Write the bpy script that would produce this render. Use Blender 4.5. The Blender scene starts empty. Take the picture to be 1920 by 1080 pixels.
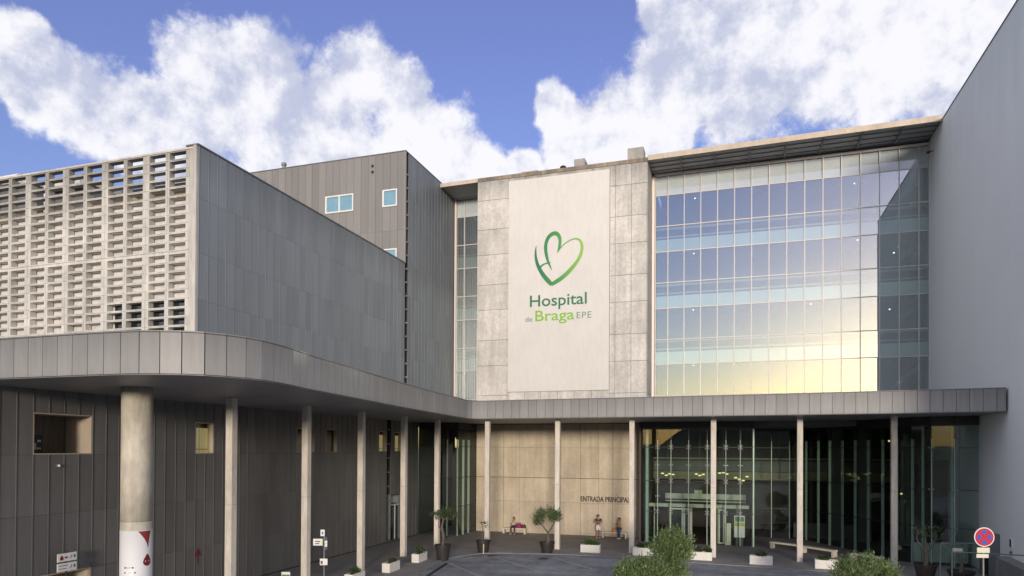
import bpy, bmesh, math, random
from mathutils import Vector, Matrix, noise
random.seed(11)
sc = bpy.context.scene
COL = sc.collection
R = math.radians

# ---------------------------------------------------------------- camera
CAM_Z, F_PX, CY_PX = 6.75, 1277.448, 831.295
_a, _t, _r = R(17.975), R(0.516), R(0.304)
_right0 = Vector((math.cos(_a), math.sin(_a), 0)); _fwd0 = Vector((-math.sin(_a), math.cos(_a), 0)); _z = Vector((0, 0, 1))
C_F = math.cos(_t) * _fwd0 + math.sin(_t) * _z
_up = -math.sin(_t) * _fwd0 + math.cos(_t) * _z
C_R = math.cos(_r) * _right0 + math.sin(_r) * _up
C_U = -math.sin(_r) * _right0 + math.cos(_r) * _up
cam_data = bpy.data.cameras.new('camera'); cam = bpy.data.objects.new('camera', cam_data); COL.objects.link(cam)
cam.matrix_world = Matrix(((C_R.x, C_U.x, -C_F.x, 0), (C_R.y, C_U.y, -C_F.y, 0), (C_R.z, C_U.z, -C_F.z, CAM_Z), (0, 0, 0, 1)))
cam_data.sensor_width = 36; cam_data.lens = 36 * F_PX / 1920; cam_data.shift_y = (CY_PX - 540) / 1920
cam_data.clip_start = 0.5; cam_data.clip_end = 8000
sc.camera = cam
sc.render.resolution_x, sc.render.resolution_y = 1024, 576
sc.cycles.use_denoising = True
sc.cycles.max_bounces = 10; sc.cycles.diffuse_bounces = 4; sc.cycles.glossy_bounces = 5
sc.cycles.transparent_max_bounces = 24; sc.cycles.caustics_reflective = False; sc.cycles.caustics_refractive = False
vs = sc.view_settings
vs.view_transform = 'Standard'; vs.look = 'None'; vs.gamma = 1.0; vs.exposure = 1.46
try: vs.use_curve_mapping = False
except Exception: pass

def pray(px, py):
    return ((px - 960) / F_PX) * C_R + ((CY_PX - py) / F_PX) * C_U + C_F
def hit(px, py, ax, val):
    """the point of the plane (axis ax = val) that the surveyed picture point lies on"""
    d = pray(px, py); o = Vector((0, 0, CAM_Z))
    return o + d * ((val - o[ax]) / d[ax])

# ---------------------------------------------------------------- world and sun
SUN_AZ, SUN_EL = R(16), R(5.5)       # low evening sun behind the viewer, a little to the right
S = Vector((math.sin(SUN_AZ) * math.cos(SUN_EL), -math.cos(SUN_AZ) * math.cos(SUN_EL), math.sin(SUN_EL)))
SKY_STRENGTH = 0.12
w = bpy.data.worlds.new('World'); sc.world = w; w.use_nodes = True
nt = w.node_tree; nt.nodes.clear()
def N(t, **k):
    n = nt.nodes.new(t)
    for a, b in k.items(): setattr(n, a, b)
    return n
def L(a, b): nt.links.new(a, b)
def MATH(op, a, b=None, clamp=False):
    n = N('ShaderNodeMath', operation=op); n.use_clamp = clamp
    for i, x in enumerate((a, b)):
        if x is None: continue
        if isinstance(x, (int, float)): n.inputs[i].default_value = x
        else: L(x, n.inputs[i])
    return n.outputs[0]
def SMOOTH(v, lo, hi):
    n = N('ShaderNodeMapRange', interpolation_type='SMOOTHSTEP'); L(v, n.inputs[0])
    n.inputs[1].default_value = lo; n.inputs[2].default_value = hi
    return n.outputs[0]
out = N('ShaderNodeOutputWorld'); bg = N('ShaderNodeBackground'); L(bg.outputs[0], out.inputs[0])
sky = N('ShaderNodeTexSky', sky_type='NISHITA'); sky.sun_disc = False
sky.sun_elevation = SUN_EL; sky.sun_rotation = math.atan2(S.x, S.y); sky.altitude = 200; sky.air_density = 1.25; sky.dust_density = 1.1; sky.ozone_density = 4.5
sp = N('ShaderNodeSeparateColor'); L(sky.outputs[0], sp.inputs[0]); tint = N('ShaderNodeCombineColor')      # a slightly violet blue, as the photograph renders its sky
SK = 1.1
L(MATH('ADD', MATH('MULTIPLY', sp.outputs[0], SK), MATH('MULTIPLY', sp.outputs[2], .12 * SK)), tint.inputs[0])
L(MATH('SUBTRACT', MATH('MULTIPLY', sp.outputs[1], SK), MATH('MULTIPLY', sp.outputs[2], .08 * SK)), tint.inputs[1])
L(MATH('MULTIPLY', sp.outputs[2], .90 * SK), tint.inputs[2])
tc = N('ShaderNodeTexCoord'); DIR = tc.outputs['Generated']
wn = N('ShaderNodeTexNoise'); wn.inputs['Scale'].default_value = 7.0; wn.inputs['Detail'].default_value = 5; L(DIR, wn.inputs['Vector'])
sub = N('ShaderNodeVectorMath', operation='SUBTRACT'); L(wn.outputs['Color'], sub.inputs[0]); sub.inputs[1].default_value = (.5, .5, .5)
scl = N('ShaderNodeVectorMath', operation='SCALE'); L(sub.outputs[0], scl.inputs[0]); scl.inputs[3].default_value = 0.09
wd = N('ShaderNodeVectorMath', operation='ADD'); L(DIR, wd.inputs[0]); L(scl.outputs[0], wd.inputs[1])
CLOUDS = [(40, 120, 75), (60, 190, 70), (150, 200, 105), (250, 220, 110), (390, 140, 115), (440, 115, 85), (470, 200, 150), (330, 260, 130), (560, 250, 110),
          (640, 230, 100), (700, 160, 105), (760, 190, 90), (800, 250, 100), (860, 290, 90), (915, 320, 60), (980, 310, 50), (720, 290, 120),
          (1040, 200, 55), (1070, 250, 70), (1150, 210, 95), (1130, 290, 70), (1250, 160, 110), (1330, 100, 120), (1250, 20, 55), (1420, 40, 140), (1420, 170, 150), (1560, 110, 140),
          (1700, 60, 150), (1780, 130, 85), (1500, 200, 60), (1640, 190, 45), (1900, 20, 110), (1260, 250, 80),
          (-330, 230, 200), (2150, -80, 220), (1500, -420, 300), (2500, 100, 300)]
# unseen clouds over the rest of the sky, added to raise the ambient light
FILL_CLOUDS = [((0, -.15, 1), .62), ((-.9, -.35, .55), .62), ((.9, -.35, .55), .62), ((-1, .1, .5), .40), ((.75, .55, .85), .42), ((.1, -.75, .85), .5)]
mx = None
for c, rad in [(pray(x, y).normalized(), rr / F_PX / pray(x, y).length) for (x, y, rr) in CLOUDS] + [(Vector(c).normalized(), r_) for c, r_ in FILL_CLOUDS]:
    dn = N('ShaderNodeVectorMath', operation='DISTANCE'); L(wd.outputs[0], dn.inputs[0]); dn.inputs[1].default_value = c
    m = MATH('SUBTRACT', 1.0, MATH('DIVIDE', dn.outputs[1], rad))
    if mx is None: mx = m
    else:
        n = N('ShaderNodeMath', operation='SMOOTH_MAX'); L(mx, n.inputs[0]); L(m, n.inputs[1]); n.inputs[2].default_value = 0.25; mx = n.outputs[0]
fb = N('ShaderNodeTexNoise'); fb.inputs['Scale'].default_value = 8.0; fb.inputs['Detail'].default_value = 12; fb.inputs['Roughness'].default_value = 0.635; L(DIR, fb.inputs['Vector'])
dens = MATH('ADD', mx, MATH('MULTIPLY', MATH('SUBTRACT', fb.outputs['Fac'], 0.5), 1.65))
alpha = SMOOTH(dens, 0.07, 0.34)
sh = N('ShaderNodeTexNoise'); sh.inputs['Scale'].default_value = 6.5; sh.inputs['Detail'].default_value = 7; sh.inputs['Roughness'].default_value = 0.55
off = N('ShaderNodeVectorMath', operation='ADD'); L(wd.outputs[0], off.inputs[0]); off.inputs[1].default_value = (3.1, 1.7, 0.4); L(off.outputs[0], sh.inputs['Vector'])
fb2 = N('ShaderNodeTexNoise')      # the same cloud field a little towards the light: relief on the billows
for k_ in ('Scale', 'Detail', 'Roughness'): fb2.inputs[k_].default_value = fb.inputs[k_].default_value
of2 = N('ShaderNodeVectorMath', operation='ADD'); L(DIR, of2.inputs[0]); of2.inputs[1].default_value = (-.012, -.006, .022); L(of2.outputs[0], fb2.inputs['Vector'])
relief = MATH('MULTIPLY', MATH('SUBTRACT', fb.outputs['Fac'], fb2.outputs['Fac']), 1.6)
lit = SMOOTH(MATH('ADD', sh.outputs['Fac'], relief), 0.25, 0.66)
cc = N('ShaderNodeMix', data_type='RGBA'); L(lit, cc.inputs[0]); cc.inputs[6].default_value = (1.68, 1.8, 2.3, 1); cc.inputs[7].default_value = (3.0, 2.98, 3.1, 1)
fin = N('ShaderNodeMix', data_type='RGBA'); L(MATH('MULTIPLY', alpha, 0.96), fin.inputs[0]); L(tint.outputs[0], fin.inputs[6]); L(cc.outputs[2], fin.inputs[7])
L(fin.outputs[2], bg.inputs[0]); bg.inputs[1].default_value = SKY_STRENGTH
sun_d = bpy.data.lights.new('sun', 'SUN'); sun_d.energy = 1.05; sun_d.angle = R(8); sun_d.color = (1.0, 0.88, 0.75)
sun = bpy.data.objects.new('sun', sun_d); COL.objects.link(sun); sun.rotation_euler = S.to_track_quat('Z', 'Y').to_euler(); sun.location = (0, -40, 60)

# ---------------------------------------------------------------- materials
def new_mat(name):
    m = bpy.data.materials.new(name); m.use_nodes = True
    return m, m.node_tree, m.node_tree.nodes['Principled BSDF']
def mat(name, col, rough=0.6, metal=0.0, layers=(), rnd=0.0, bump=0.0, bump_scale=40, spec=0.5, drip=None):
    """layers: (scale vector, detail, amplitude) brightness noises in world metres; rnd: brightness spread from piece to piece"""
    m, t, b = new_mat(name)
    def n(ty, **k):
        x = t.nodes.new(ty)
        for a, v in k.items(): setattr(x, a, v)
        return x
    geo = n('ShaderNodeNewGeometry')
    val = None
    def mul(a, bb):
        if a is None: return bb
        x = n('ShaderNodeMath', operation='MULTIPLY'); t.links.new(a, x.inputs[0]); t.links.new(bb, x.inputs[1]); return x.outputs[0]
    for (s, d, amp) in layers:
        mp = n('ShaderNodeMapping'); t.links.new(geo.outputs['Position'], mp.inputs[0]); mp.inputs['Scale'].default_value = s
        tx = n('ShaderNodeTexNoise'); t.links.new(mp.outputs[0], tx.inputs['Vector']); tx.inputs['Scale'].default_value = 1; tx.inputs['Detail'].default_value = d; tx.inputs['Roughness'].default_value = .6
        mr = n('ShaderNodeMapRange'); t.links.new(tx.outputs['Fac'], mr.inputs[0]); mr.inputs[1].default_value = .28; mr.inputs[2].default_value = .72
        mr.inputs[3].default_value = 1 - amp; mr.inputs[4].default_value = 1 + amp * .55
        val = mul(val, mr.outputs[0])
    if drip:      # dirt washed down from the top edge: (edge height, length, strength, streak scale)
        sx = n('ShaderNodeSeparateXYZ'); t.links.new(geo.outputs['Position'], sx.inputs[0])
        fr = n('ShaderNodeMapRange'); t.links.new(sx.outputs[2], fr.inputs[0]); fr.inputs[1].default_value = drip[0] - drip[1]; fr.inputs[2].default_value = drip[0]
        mp = n('ShaderNodeMapping'); t.links.new(geo.outputs['Position'], mp.inputs[0]); mp.inputs['Scale'].default_value = (drip[3], drip[3], .12)
        tx = n('ShaderNodeTexNoise'); t.links.new(mp.outputs[0], tx.inputs['Vector']); tx.inputs['Scale'].default_value = 1; tx.inputs['Detail'].default_value = 5
        ad = n('ShaderNodeMath', operation='ADD'); t.links.new(fr.outputs[0], ad.inputs[0]); t.links.new(tx.outputs['Fac'], ad.inputs[1])
        mr = n('ShaderNodeMapRange'); t.links.new(ad.outputs[0], mr.inputs[0]); mr.inputs[1].default_value = .78; mr.inputs[2].default_value = 1.45; mr.inputs[3].default_value = 1; mr.inputs[4].default_value = 1 - drip[2]
        val = mul(val, mr.outputs[0])
    if rnd:
        oi = n('ShaderNodeObjectInfo'); mr = n('ShaderNodeMapRange'); t.links.new(oi.outputs['Random'], mr.inputs[0])
        mr.inputs[3].default_value = 1 - rnd; mr.inputs[4].default_value = 1 + rnd; val = mul(val, mr.outputs[0])
    if val is not None:
        vm = n('ShaderNodeVectorMath', operation='SCALE'); vm.inputs[0].default_value = col; t.links.new(val, vm.inputs[3])
        t.links.new(vm.outputs[0], b.inputs['Base Color'])
    else: b.inputs['Base Color'].default_value = (*col, 1)
    b.inputs['Roughness'].default_value = rough; b.inputs['Metallic'].default_value = metal; b.inputs['Specular IOR Level'].default_value = spec
    if bump:
        tx = n('ShaderNodeTexNoise'); t.links.new(geo.outputs['Position'], tx.inputs['Vector']); tx.inputs['Scale'].default_value = bump_scale; tx.inputs['Detail'].default_value = 4
        bp = n('ShaderNodeBump'); bp.inputs['Strength'].default_value = bump; bp.inputs['Distance'].default_value = 0.02
        t.links.new(tx.outputs['Fac'], bp.inputs['Height']); t.links.new(bp.outputs[0], b.inputs['Normal'])
    return m
def glass(name, tint, refl, rcol=(0.93, 0.97, 1), rough=0.0):
    m = bpy.data.materials.new(name); m.use_nodes = True; t = m.node_tree; t.nodes.clear()
    o = t.nodes.new('ShaderNodeOutputMaterial'); mx = t.nodes.new('ShaderNodeMixShader'); tr = t.nodes.new('ShaderNodeBsdfTransparent'); gl = t.nodes.new('ShaderNodeBsdfGlossy')
    tr.inputs[0].default_value = (*tint, 1); gl.inputs['Color'].default_value = (*rcol, 1); gl.inputs['Roughness'].default_value = rough
    mx.inputs[0].default_value = refl
    t.links.new(tr.outputs[0], mx.inputs[1]); t.links.new(gl.outputs[0], mx.inputs[2]); t.links.new(mx.outputs[0], o.inputs[0])
    return m
def emit(name, col, strength):
    m, t, b = new_mat(name); b.inputs['Base Color'].default_value = (*col, 1); b.inputs['Emission Color'].default_value = (*col, 1); b.inputs['Emission Strength'].default_value = strength
    return m
G3 = lambda a, b=None, c=None: (a, b or a, c or a)
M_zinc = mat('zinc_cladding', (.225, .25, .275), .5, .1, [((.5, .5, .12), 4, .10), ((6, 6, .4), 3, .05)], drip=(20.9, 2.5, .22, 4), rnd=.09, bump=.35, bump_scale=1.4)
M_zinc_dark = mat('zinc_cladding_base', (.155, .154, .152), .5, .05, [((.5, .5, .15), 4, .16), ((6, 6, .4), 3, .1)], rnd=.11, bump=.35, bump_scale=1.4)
M_zinc_light = mat('zinc_fascia', (.30, .297, .29), .5, .05, [((.6, .6, .4), 4, .10), ((7, 7, .5), 3, .05)], rnd=.07, drip=(10.1, 1.3, .25, 5))
M_zinc_tall = mat('zinc_block', (.25, .242, .232), .45, .1, [((.5, .5, .12), 4, .10), ((6, 6, .4), 3, .05)], rnd=.11, bump=.35, bump_scale=1.4)
M_gap = mat('shadow_joint', (.03, .03, .032), .8)
M_soffit = mat('soffit_sheet', (.26, .26, .265), .5, .0, [((.4, .4, .4), 3, .15)])
M_conc = mat('cast_concrete', (.62, .60, .56), .8, 0, [((.4, .4, .4), 6, .22), ((1.6, 1.6, .16), 6, .22), ((5, 5, 5), 5, .18)], rnd=.07, bump=.25, bump_scale=12, drip=(29.2, 3.0, .42, 2.6))
M_conc_top = mat('stained_concrete_edge', (.27, .225, .175), .85, 0, [((.9, .9, .5), 5, .45), ((5, 5, .6), 5, .35)], bump=.3, bump_scale=10)
M_conc_wall = mat('boarded_concrete', (.61, .53, .405), .8, 0, [((.45, .45, .45), 5, .20), ((2.2, 2.2, .25), 6, .20), ((7, 7, 7), 4, .12)], rnd=.05, bump=.25, bump_scale=14)
M_conc_dk = mat('joint_concrete', (.17, .15, .125), .9)
M_col = mat('column_concrete', (.70, .65, .57), .75, 0, [((3, 3, .7), 5, .2), ((9, 9, 2.5), 4, .12)], rnd=.04, bump=.2)
M_colr = mat('round_column_concrete', (.66, .615, .51), .75, 0, [((1.5, 1.5, .9), 6, .30), ((5, 5, 1.1), 5, .2)], bump=.2)
M_plaster = mat('white_plaster', (.86, .885, .90), .85, 0, [((.08, .08, .08), 4, .06), ((.5, .5, .04), 5, .03)], drip=(29.4, 7, .12, 1.1), bump=.15, bump_scale=6)
M_banner = mat('painted_banner_plaster', (.655, .643, .615), .85, 0, [((.3, .3, .3), 4, .05), ((3, 3, .8), 5, .05)], bump=.25, bump_scale=3)
M_screen = mat('screen_concrete', (.63, .615, .57), .85, 0, [((.6, .6, .35), 4, .18), ((5, 5, 1.2), 5, .2)], rnd=.10, bump=.2, drip=(20.8, 4.5, .42, 2.0))
M_blind = mat('pale_backing_wall', (.70, .68, .69), .7, 0, [((1.2, 1.2, 1.2), 4, .18), ((6, 6, .5), 3, .10)])
M_tan = mat('tan_board', (.36, .26, .15), .7, 0, [((3, 3, 3), 4, .25)])
M_white = mat('white_metal', (.78, .78, .76), .4)
M_mull = mat('mullion_metal', (.60, .57, .54), .4)
M_header = mat('header_metal', (.80, .72, .67), .45)
M_parapet = mat('floor_edge_panel', (.84, .87, .85), .6, 0, [((.8, .8, .8), 3, .08)], rnd=.08)
M_topb = mat('roof_level_blind', (.78, .81, .83), .6, 0, [((.8, .8, .8), 3, .06)], rnd=.06)
M_room = mat('office_grey', (.075, .09, .085), .8, 0, [((.6, .6, .6), 3, .2)])
M_parapet_shade = mat('floor_edge_panel_shade', (.30, .34, .28), .7, 0, [((.8, .8, .8), 3, .1)])  # floor edge panel darkened in colour, as shade in the left glass strip
M_int = mat('interior_grey', (.16, .17, .165), .8, 0, [((.6, .6, .6), 3, .2)])
M_int_lt = mat('interior_light', (.48, .52, .47), .7)
M_brown = mat('interior_brown', (.055, .042, .036), .6, 0, [((1.5, 1.5, .3), 3, .2)])
M_olive = mat('interior_olive', (.24, .23, .15), .7, 0, [((1, 1, 1), 3, .1)])
M_black = mat('black_metal', (.02, .02, .022), .5)
M_dkglass = glass('dark_window_glass', (.25, .28, .28), .12)
M_cw = glass('coated_curtain_glass', (.80, .89, .89), .27, (.93, .975, .99))
M_cwtop = glass('clear_top_glass', (.92, .94, .95), .07)
M_lobby = glass('lobby_glass', (.84, .89, .86), .055)
M_winglass = glass('window_glass', (.80, .92, .94), .15, (.85, .97, 1))
M_fin = mat('green_glass_fin', (.54, .64, .57), .25, 0, [((2, 2, .3), 3, .12)], rnd=.1)
M_steel = mat('stainless_steel', (.25, .25, .24), .4, .4)
M_steel_dk = mat('grey_painted_steel', (.17, .18, .19), .5, .2)
M_asph = mat('asphalt', (.29, .305, .335), .85, 0, [((.12, .5, .3), 3, .25), ((.35, .9, .5), 6, .42), ((1.1, .25, .5), 5, .25), ((2.5, 2.5, 2.5), 5, .25), ((25, 25, 25), 3, .2)], bump=.5, bump_scale=60)
M_pave = mat('dark_stone_paving', (.26, .25, .25), .75, 0, [((.5, .5, .5), 5, .22), ((6, 6, 6), 4, .2)], bump=.3, bump_scale=50)
M_ground = mat('far_ground', (.09, .10, .06), .95, 0, [((.02, .02, .02), 4, .4)])
M_kerb = mat('kerb_stone', (.27, .267, .262), .85, 0, [((2, 2, 2), 4, .25)], rnd=.12)
M_paint = mat('worn_road_paint', (.38, .39, .41), .8, 0, [((6, 6, 6), 5, .45)])
M_planter = mat('planter_white', (.80, .78, .72), .7, 0, [((2, 2, 1.5), 4, .10)])
M_soil = mat('soil', (.05, .035, .022), .95)
M_pot = mat('dark_pot', (.035, .028, .026), .6, 0, [((3, 3, 3), 3, .3)])
M_bench = mat('bench_concrete', (.62, .57, .47), .75, 0, [((3, 3, 3), 4, .12)])
M_bark = mat('bark', (.14, .115, .095), .9, 0, [((12, 12, 3), 4, .35)], bump=.5)
def leafmat(name, a, b):
    m, t, bs = new_mat(name)
    geo = t.nodes.new('ShaderNodeNewGeometry'); rp = t.nodes.new('ShaderNodeValToRGB')
    rp.color_ramp.elements[0].color = (*a, 1); rp.color_ramp.elements[1].color = (*b, 1)
    t.links.new(geo.outputs['Random Per Island'], rp.inputs[0]); t.links.new(rp.outputs[0], bs.inputs['Base Color'])
    bs.inputs['Roughness'].default_value = .55
    try:
        bs.inputs['Subsurface Weight'].default_value = 0
    except Exception: pass
    return m
M_leaf = leafmat('olive_leaves', (.045, .08, .028), (.25, .34, .125))
M_leaf_dk = leafmat('dark_leaves', (.022, .045, .016), (.075, .11, .04))
M_leaf_mid = leafmat('tree_leaves', (.03, .065, .02), (.10, .155, .05))
M_red = mat('sign_red', (.55, .02, .05), .4); M_blue = mat('sign_blue', (.03, .12, .48), .4); M_signw = mat('sign_white', (.80, .80, .80), .4)
M_navy = mat('sign_navy', (.01, .03, .16), .4); M_dred = mat('dark_red_print', (.20, .018, .018), .5); M_cream = mat('sign_cream', (.74, .73, .58), .5)
M_grn = mat('exit_green', (.10, .42, .12), .4); M_ygrn = mat('lime_edge', (.50, .68, .30), .5); M_ink = mat('grey_ink', (.10, .11, .14), .6)
M_yel = mat('board_yellow', (.55, .50, .06), .5)
M_txt_dk = mat('lettering_deep_green', (.022, .17, .085), .6); M_txt_lt = mat('lettering_lime', (.22, .47, .045), .6); M_txt_gr = mat('lettering_grey_green', (.16, .27, .21), .6)
M_letter = mat('dark_letters', (.03, .027, .025), .5)
M_lamp = emit('lamp_glow', (1, .80, .35), .4)
M_spot = emit('ceiling_spot_glow', (1, .92, .72), 1.5)
M_skin = mat('skin', (.42, .24, .16), .6); M_hair = mat('brown_hair', (.05, .028, .016), .6); M_jean = mat('dark_jeans', (.035, .045, .075), .8); M_bluej = mat('blue_denim', (.035, .10, .19), .8)
M_top_w = mat('pale_top', (.62, .55, .46), .8); M_shirt = mat('dark_shirt', (.07, .04, .05), .8); M_short = mat('white_shorts', (.78, .76, .80), .8); M_ytop = mat('yellow_top', (.55, .30, .04), .8)
M_shoe = mat('white_shoes', (.7, .7, .7), .7); M_mag = mat('magenta_bag', (.26, .015, .11), .7); M_bagbr = mat('brown_bag', (.10, .035, .025), .7); M_orange = mat('orange_bag', (.65, .27, .13), .7)

# logo colour: the emblem itself runs from deep green to lime
def logo_mat():
    m, t, b = new_mat('emblem_green')
    geo = t.nodes.new('ShaderNodeNewGeometry'); sx = t.nodes.new('ShaderNodeSeparateXYZ'); t.links.new(geo.outputs['Position'], sx.inputs[0])
    mr = t.nodes.new('ShaderNodeMapRange'); t.links.new(sx.outputs[0], mr.inputs[0]); mr.inputs[1].default_value = -15.0; mr.inputs[2].default_value = -11.4
    rp = t.nodes.new('ShaderNodeValToRGB'); e = rp.color_ramp.elements; e[0].color = (.015, .16, .075, 1); e[1].color = (.25, .46, .075, 1)
    k = rp.color_ramp.elements.new(.5); k.color = (.055, .28, .07, 1)
    t.links.new(mr.outputs[0], rp.inputs[0]); t.links.new(rp.outputs[0], b.inputs['Base Color']); b.inputs['Roughness'].default_value = .6
    return m
M_logo = logo_mat()

# ---------------------------------------------------------------- mesh helpers
class MB:
    def __init__(s): s.v = []; s.f = []
    def add(s, vs, fs):
        o = len(s.v); s.v += [tuple(x) for x in vs]; s.f += [tuple(i + o for i in q) for q in fs]; return s
    def box(s, x0, x1, y0, y1, z0, z1):
        return s.add([(x0, y0, z0), (x1, y0, z0), (x1, y1, z0), (x0, y1, z0), (x0, y0, z1), (x1, y0, z1), (x1, y1, z1), (x0, y1, z1)],
                     [(0, 3, 2, 1), (4, 5, 6, 7), (0, 1, 5, 4), (1, 2, 6, 5), (2, 3, 7, 6), (3, 0, 4, 7)])
    def bar(s, p, q, w, h, up=(0, 0, 1)):
        """square-section bar from p to q, w across, h along up"""
        p, q = Vector(p), Vector(q); d = (q - p).normalized(); u = Vector(up); sd = d.cross(u)
        if sd.length < 1e-5: sd = d.cross(Vector((1, 0, 0)))
        sd.normalize(); u = sd.cross(d).normalized(); a = sd * w / 2; b = u * h / 2
        vs = [p - a - b, p + a - b, p + a + b, p - a + b, q - a - b, q + a - b, q + a + b, q - a + b]
        return s.add(vs, [(0, 1, 2, 3), (7, 6, 5, 4), (0, 4, 5, 1), (1, 5, 6, 2), (2, 6, 7, 3), (3, 7, 4, 0)])
    def tube(s, pts, rads, n=8, caps=True):
        pts = [Vector(p) for p in pts]; rings = []
        for i, p in enumerate(pts):
            d = (pts[min(i + 1, len(pts) - 1)] - pts[max(i - 1, 0)]).normalized()
            a = d.cross(Vector((0.13, 1, 0.07))); a = a.normalized() if a.length > 1e-4 else Vector((1, 0, 0)); b = d.cross(a).normalized()
            rr = rads[i] if isinstance(rads, (list, tuple)) else rads
            rings.append([p + (a * math.cos(2 * math.pi * k / n) + b * math.sin(2 * math.pi * k / n)) * rr for k in range(n)])
        vs = [x for r in rings for x in r]; fs = []
        for i in range(len(pts) - 1):
            for k in range(n):
                fs.append((i * n + k, i * n + (k + 1) % n, (i + 1) * n + (k + 1) % n, (i + 1) * n + k))
        if caps: fs.append(tuple(reversed(range(n)))); fs.append(tuple((len(pts) - 1) * n + k for k in range(n)))
        return s.add(vs, fs)
    def lathe(s, prof, n=20, c=(0, 0)):
        vs = []; fs = []
        for (r, z) in prof:
            vs += [(c[0] + r * math.cos(2 * math.pi * k / n), c[1] + r * math.sin(2 * math.pi * k / n), z) for k in range(n)]
        for i in range(len(prof) - 1):
            for k in range(n): fs.append((i * n + k, i * n + (k + 1) % n, (i + 1) * n + (k + 1) % n, (i + 1) * n + k))
        fs.append(tuple(reversed(range(n)))); fs.append(tuple((len(prof) - 1) * n + k for k in range(n)))
        return s.add(vs, fs)
    def prism(s, poly, z0, z1):
        n = len(poly); vs = [(x, y, z0) for x, y in poly] + [(x, y, z1) for x, y in poly]
        return s.add(vs, [tuple(reversed(range(n))), tuple(range(n, 2 * n))] + [(i, (i + 1) % n, n + (i + 1) % n, n + i) for i in range(n)])
    def wallprism(s, poly, y0, y1):
        """poly in (x, z), thickness along y"""
        n = len(poly); vs = [(x, y0, z) for x, z in poly] + [(x, y1, z) for x, z in poly]
        return s.add(vs, [tuple(range(n)), tuple(reversed(range(n, 2 * n)))] + [(i, n + i, n + (i + 1) % n, (i + 1) % n) for i in range(n)])
    def mesh(s, name, material=None, smooth=False, fix=True):
        me = bpy.data.meshes.new(name); me.from_pydata(s.v, [], s.f); me.update()
        if fix:
            bm = bmesh.new(); bm.from_mesh(me); bmesh.ops.recalc_face_normals(bm, faces=bm.faces); bm.to_mesh(me); bm.free()
        if material: me.materials.append(material)
        if smooth:
            for p in me.polygons: p.use_smooth = True
        return me
def link(name, data, parent=None, loc=None, rz=None):
    o = bpy.data.objects.new(name, data); COL.objects.link(o)
    if parent: o.parent = parent
    if loc is not None: o.location = loc
    if rz is not None: o.rotation_euler = (0, 0, rz)
    return o
def put(name, mb, material, parent=None, loc=None, rz=None, smooth=False):
    return link(name, mb.mesh(name, material, smooth), parent, loc, rz)
def tag(o, label=None, cat=None, group=None, kind=None):
    if label: o['label'] = label
    if cat: o['category'] = cat
    if group: o['group'] = group
    if kind: o['kind'] = kind
    return o
def thing(name, label, cat, loc=(0, 0, 0), rz=0, group=None):
    o = link(name, None, None, loc, rz); o.empty_display_size = .3
    return tag(o, label, cat, group)
def at(o, p): return Vector(p) - o.location
def copy_tree(o, parent=None):
    c = o.copy(); COL.objects.link(c)
    if parent: c.parent = parent
    for ch in list(o.children): copy_tree(ch, c)
    return c
_cache = {}
def plain_panel(wd, ht, th, m, key):
    k = (round(wd, 3), round(ht, 3), th, key)
    if k not in _cache: _cache[k] = MB().box(0, wd, -th, 0, 0, ht).mesh(key, m)
    return _cache[k]
def seam_panel(wd, ht, m, key):
    """a standing-seam sheet: flat pan, one upstanding fold along its left edge"""
    k = (round(wd, 3), round(ht, 3), key)
    if k not in _cache:
        b = MB(); b.box(.028, wd - .003, -.03, 0, .005, ht - .005); b.box(0, .024, -.052, 0, .004, ht - .004)
        _cache[k] = b.mesh(key, m)
    return _cache[k]
def clad(parent, org, along, edges, rows, m, key, holes=(), name='panel'):
    """sheets between the given edges (m along the wall) and rows (z); holes: (e0, e1, z0, z1)"""
    rz = 0 if along == 'u' else math.pi / 2
    for a, b in zip(edges[:-1], edges[1:]):
        segs = [(r0, r1) for r0, r1 in zip(rows[:-1], rows[1:])]
        mid = (a + b) / 2
        for (h0, h1, z0, z1) in holes:
            if h0 < mid < h1:
                ns = []
                for (r0, r1) in segs:
                    if z1 <= r0 or z0 >= r1: ns.append((r0, r1)); continue
                    if z0 - r0 > .06: ns.append((r0, z0))
                    if r1 - z1 > .06: ns.append((z1, r1))
                segs = ns
        for (r0, r1) in segs:
            p = (a, org, r0) if along == 'u' else (org, a, r0)
            link(name, seam_panel(b - a, r1 - r0, m, key), parent, at(parent, p), rz)
def span(a, b, n): return [a + (b - a) * i / n for i in range(n + 1)]
def text_part(name, body, m, parent, u0, u1, z0, z1, y, depth=.03, bold=0.0, spacing=1.0):
    cu = bpy.data.curves.new(name, 'FONT'); cu.body = body; cu.extrude = .02; cu.offset = bold; cu.space_character = spacing; cu.resolution_u = 4
    o = bpy.data.objects.new(name, cu); COL.objects.link(o); bpy.context.view_layer.update()
    me = bpy.data.meshes.new_from_object(o.evaluated_get(bpy.context.evaluated_depsgraph_get()))
    bpy.data.objects.remove(o); bpy.data.curves.remove(cu)
    xs = [v.co.x for v in me.vertices]; ys = [v.co.y for v in me.vertices]
    sx = (u1 - u0) / (max(xs) - min(xs)); sz = (z1 - z0) / (max(ys) - min(ys)); mx_, my_ = min(xs), min(ys)
    po = parent.matrix_local.translation if parent else Vector()
    q = parent
    base = Vector()
    while q: base += q.location; q = q.parent
    for v in me.vertices:
        x, yy, zz = v.co; v.co = Vector((u0 + (x - mx_) * sx, y - (depth / 2) * (1 + zz / .02), z0 + (yy - my_) * sz)) - base
    me.name = name; me.materials.clear(); me.materials.append(m); me.update()
    return link(name, me, parent)

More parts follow.
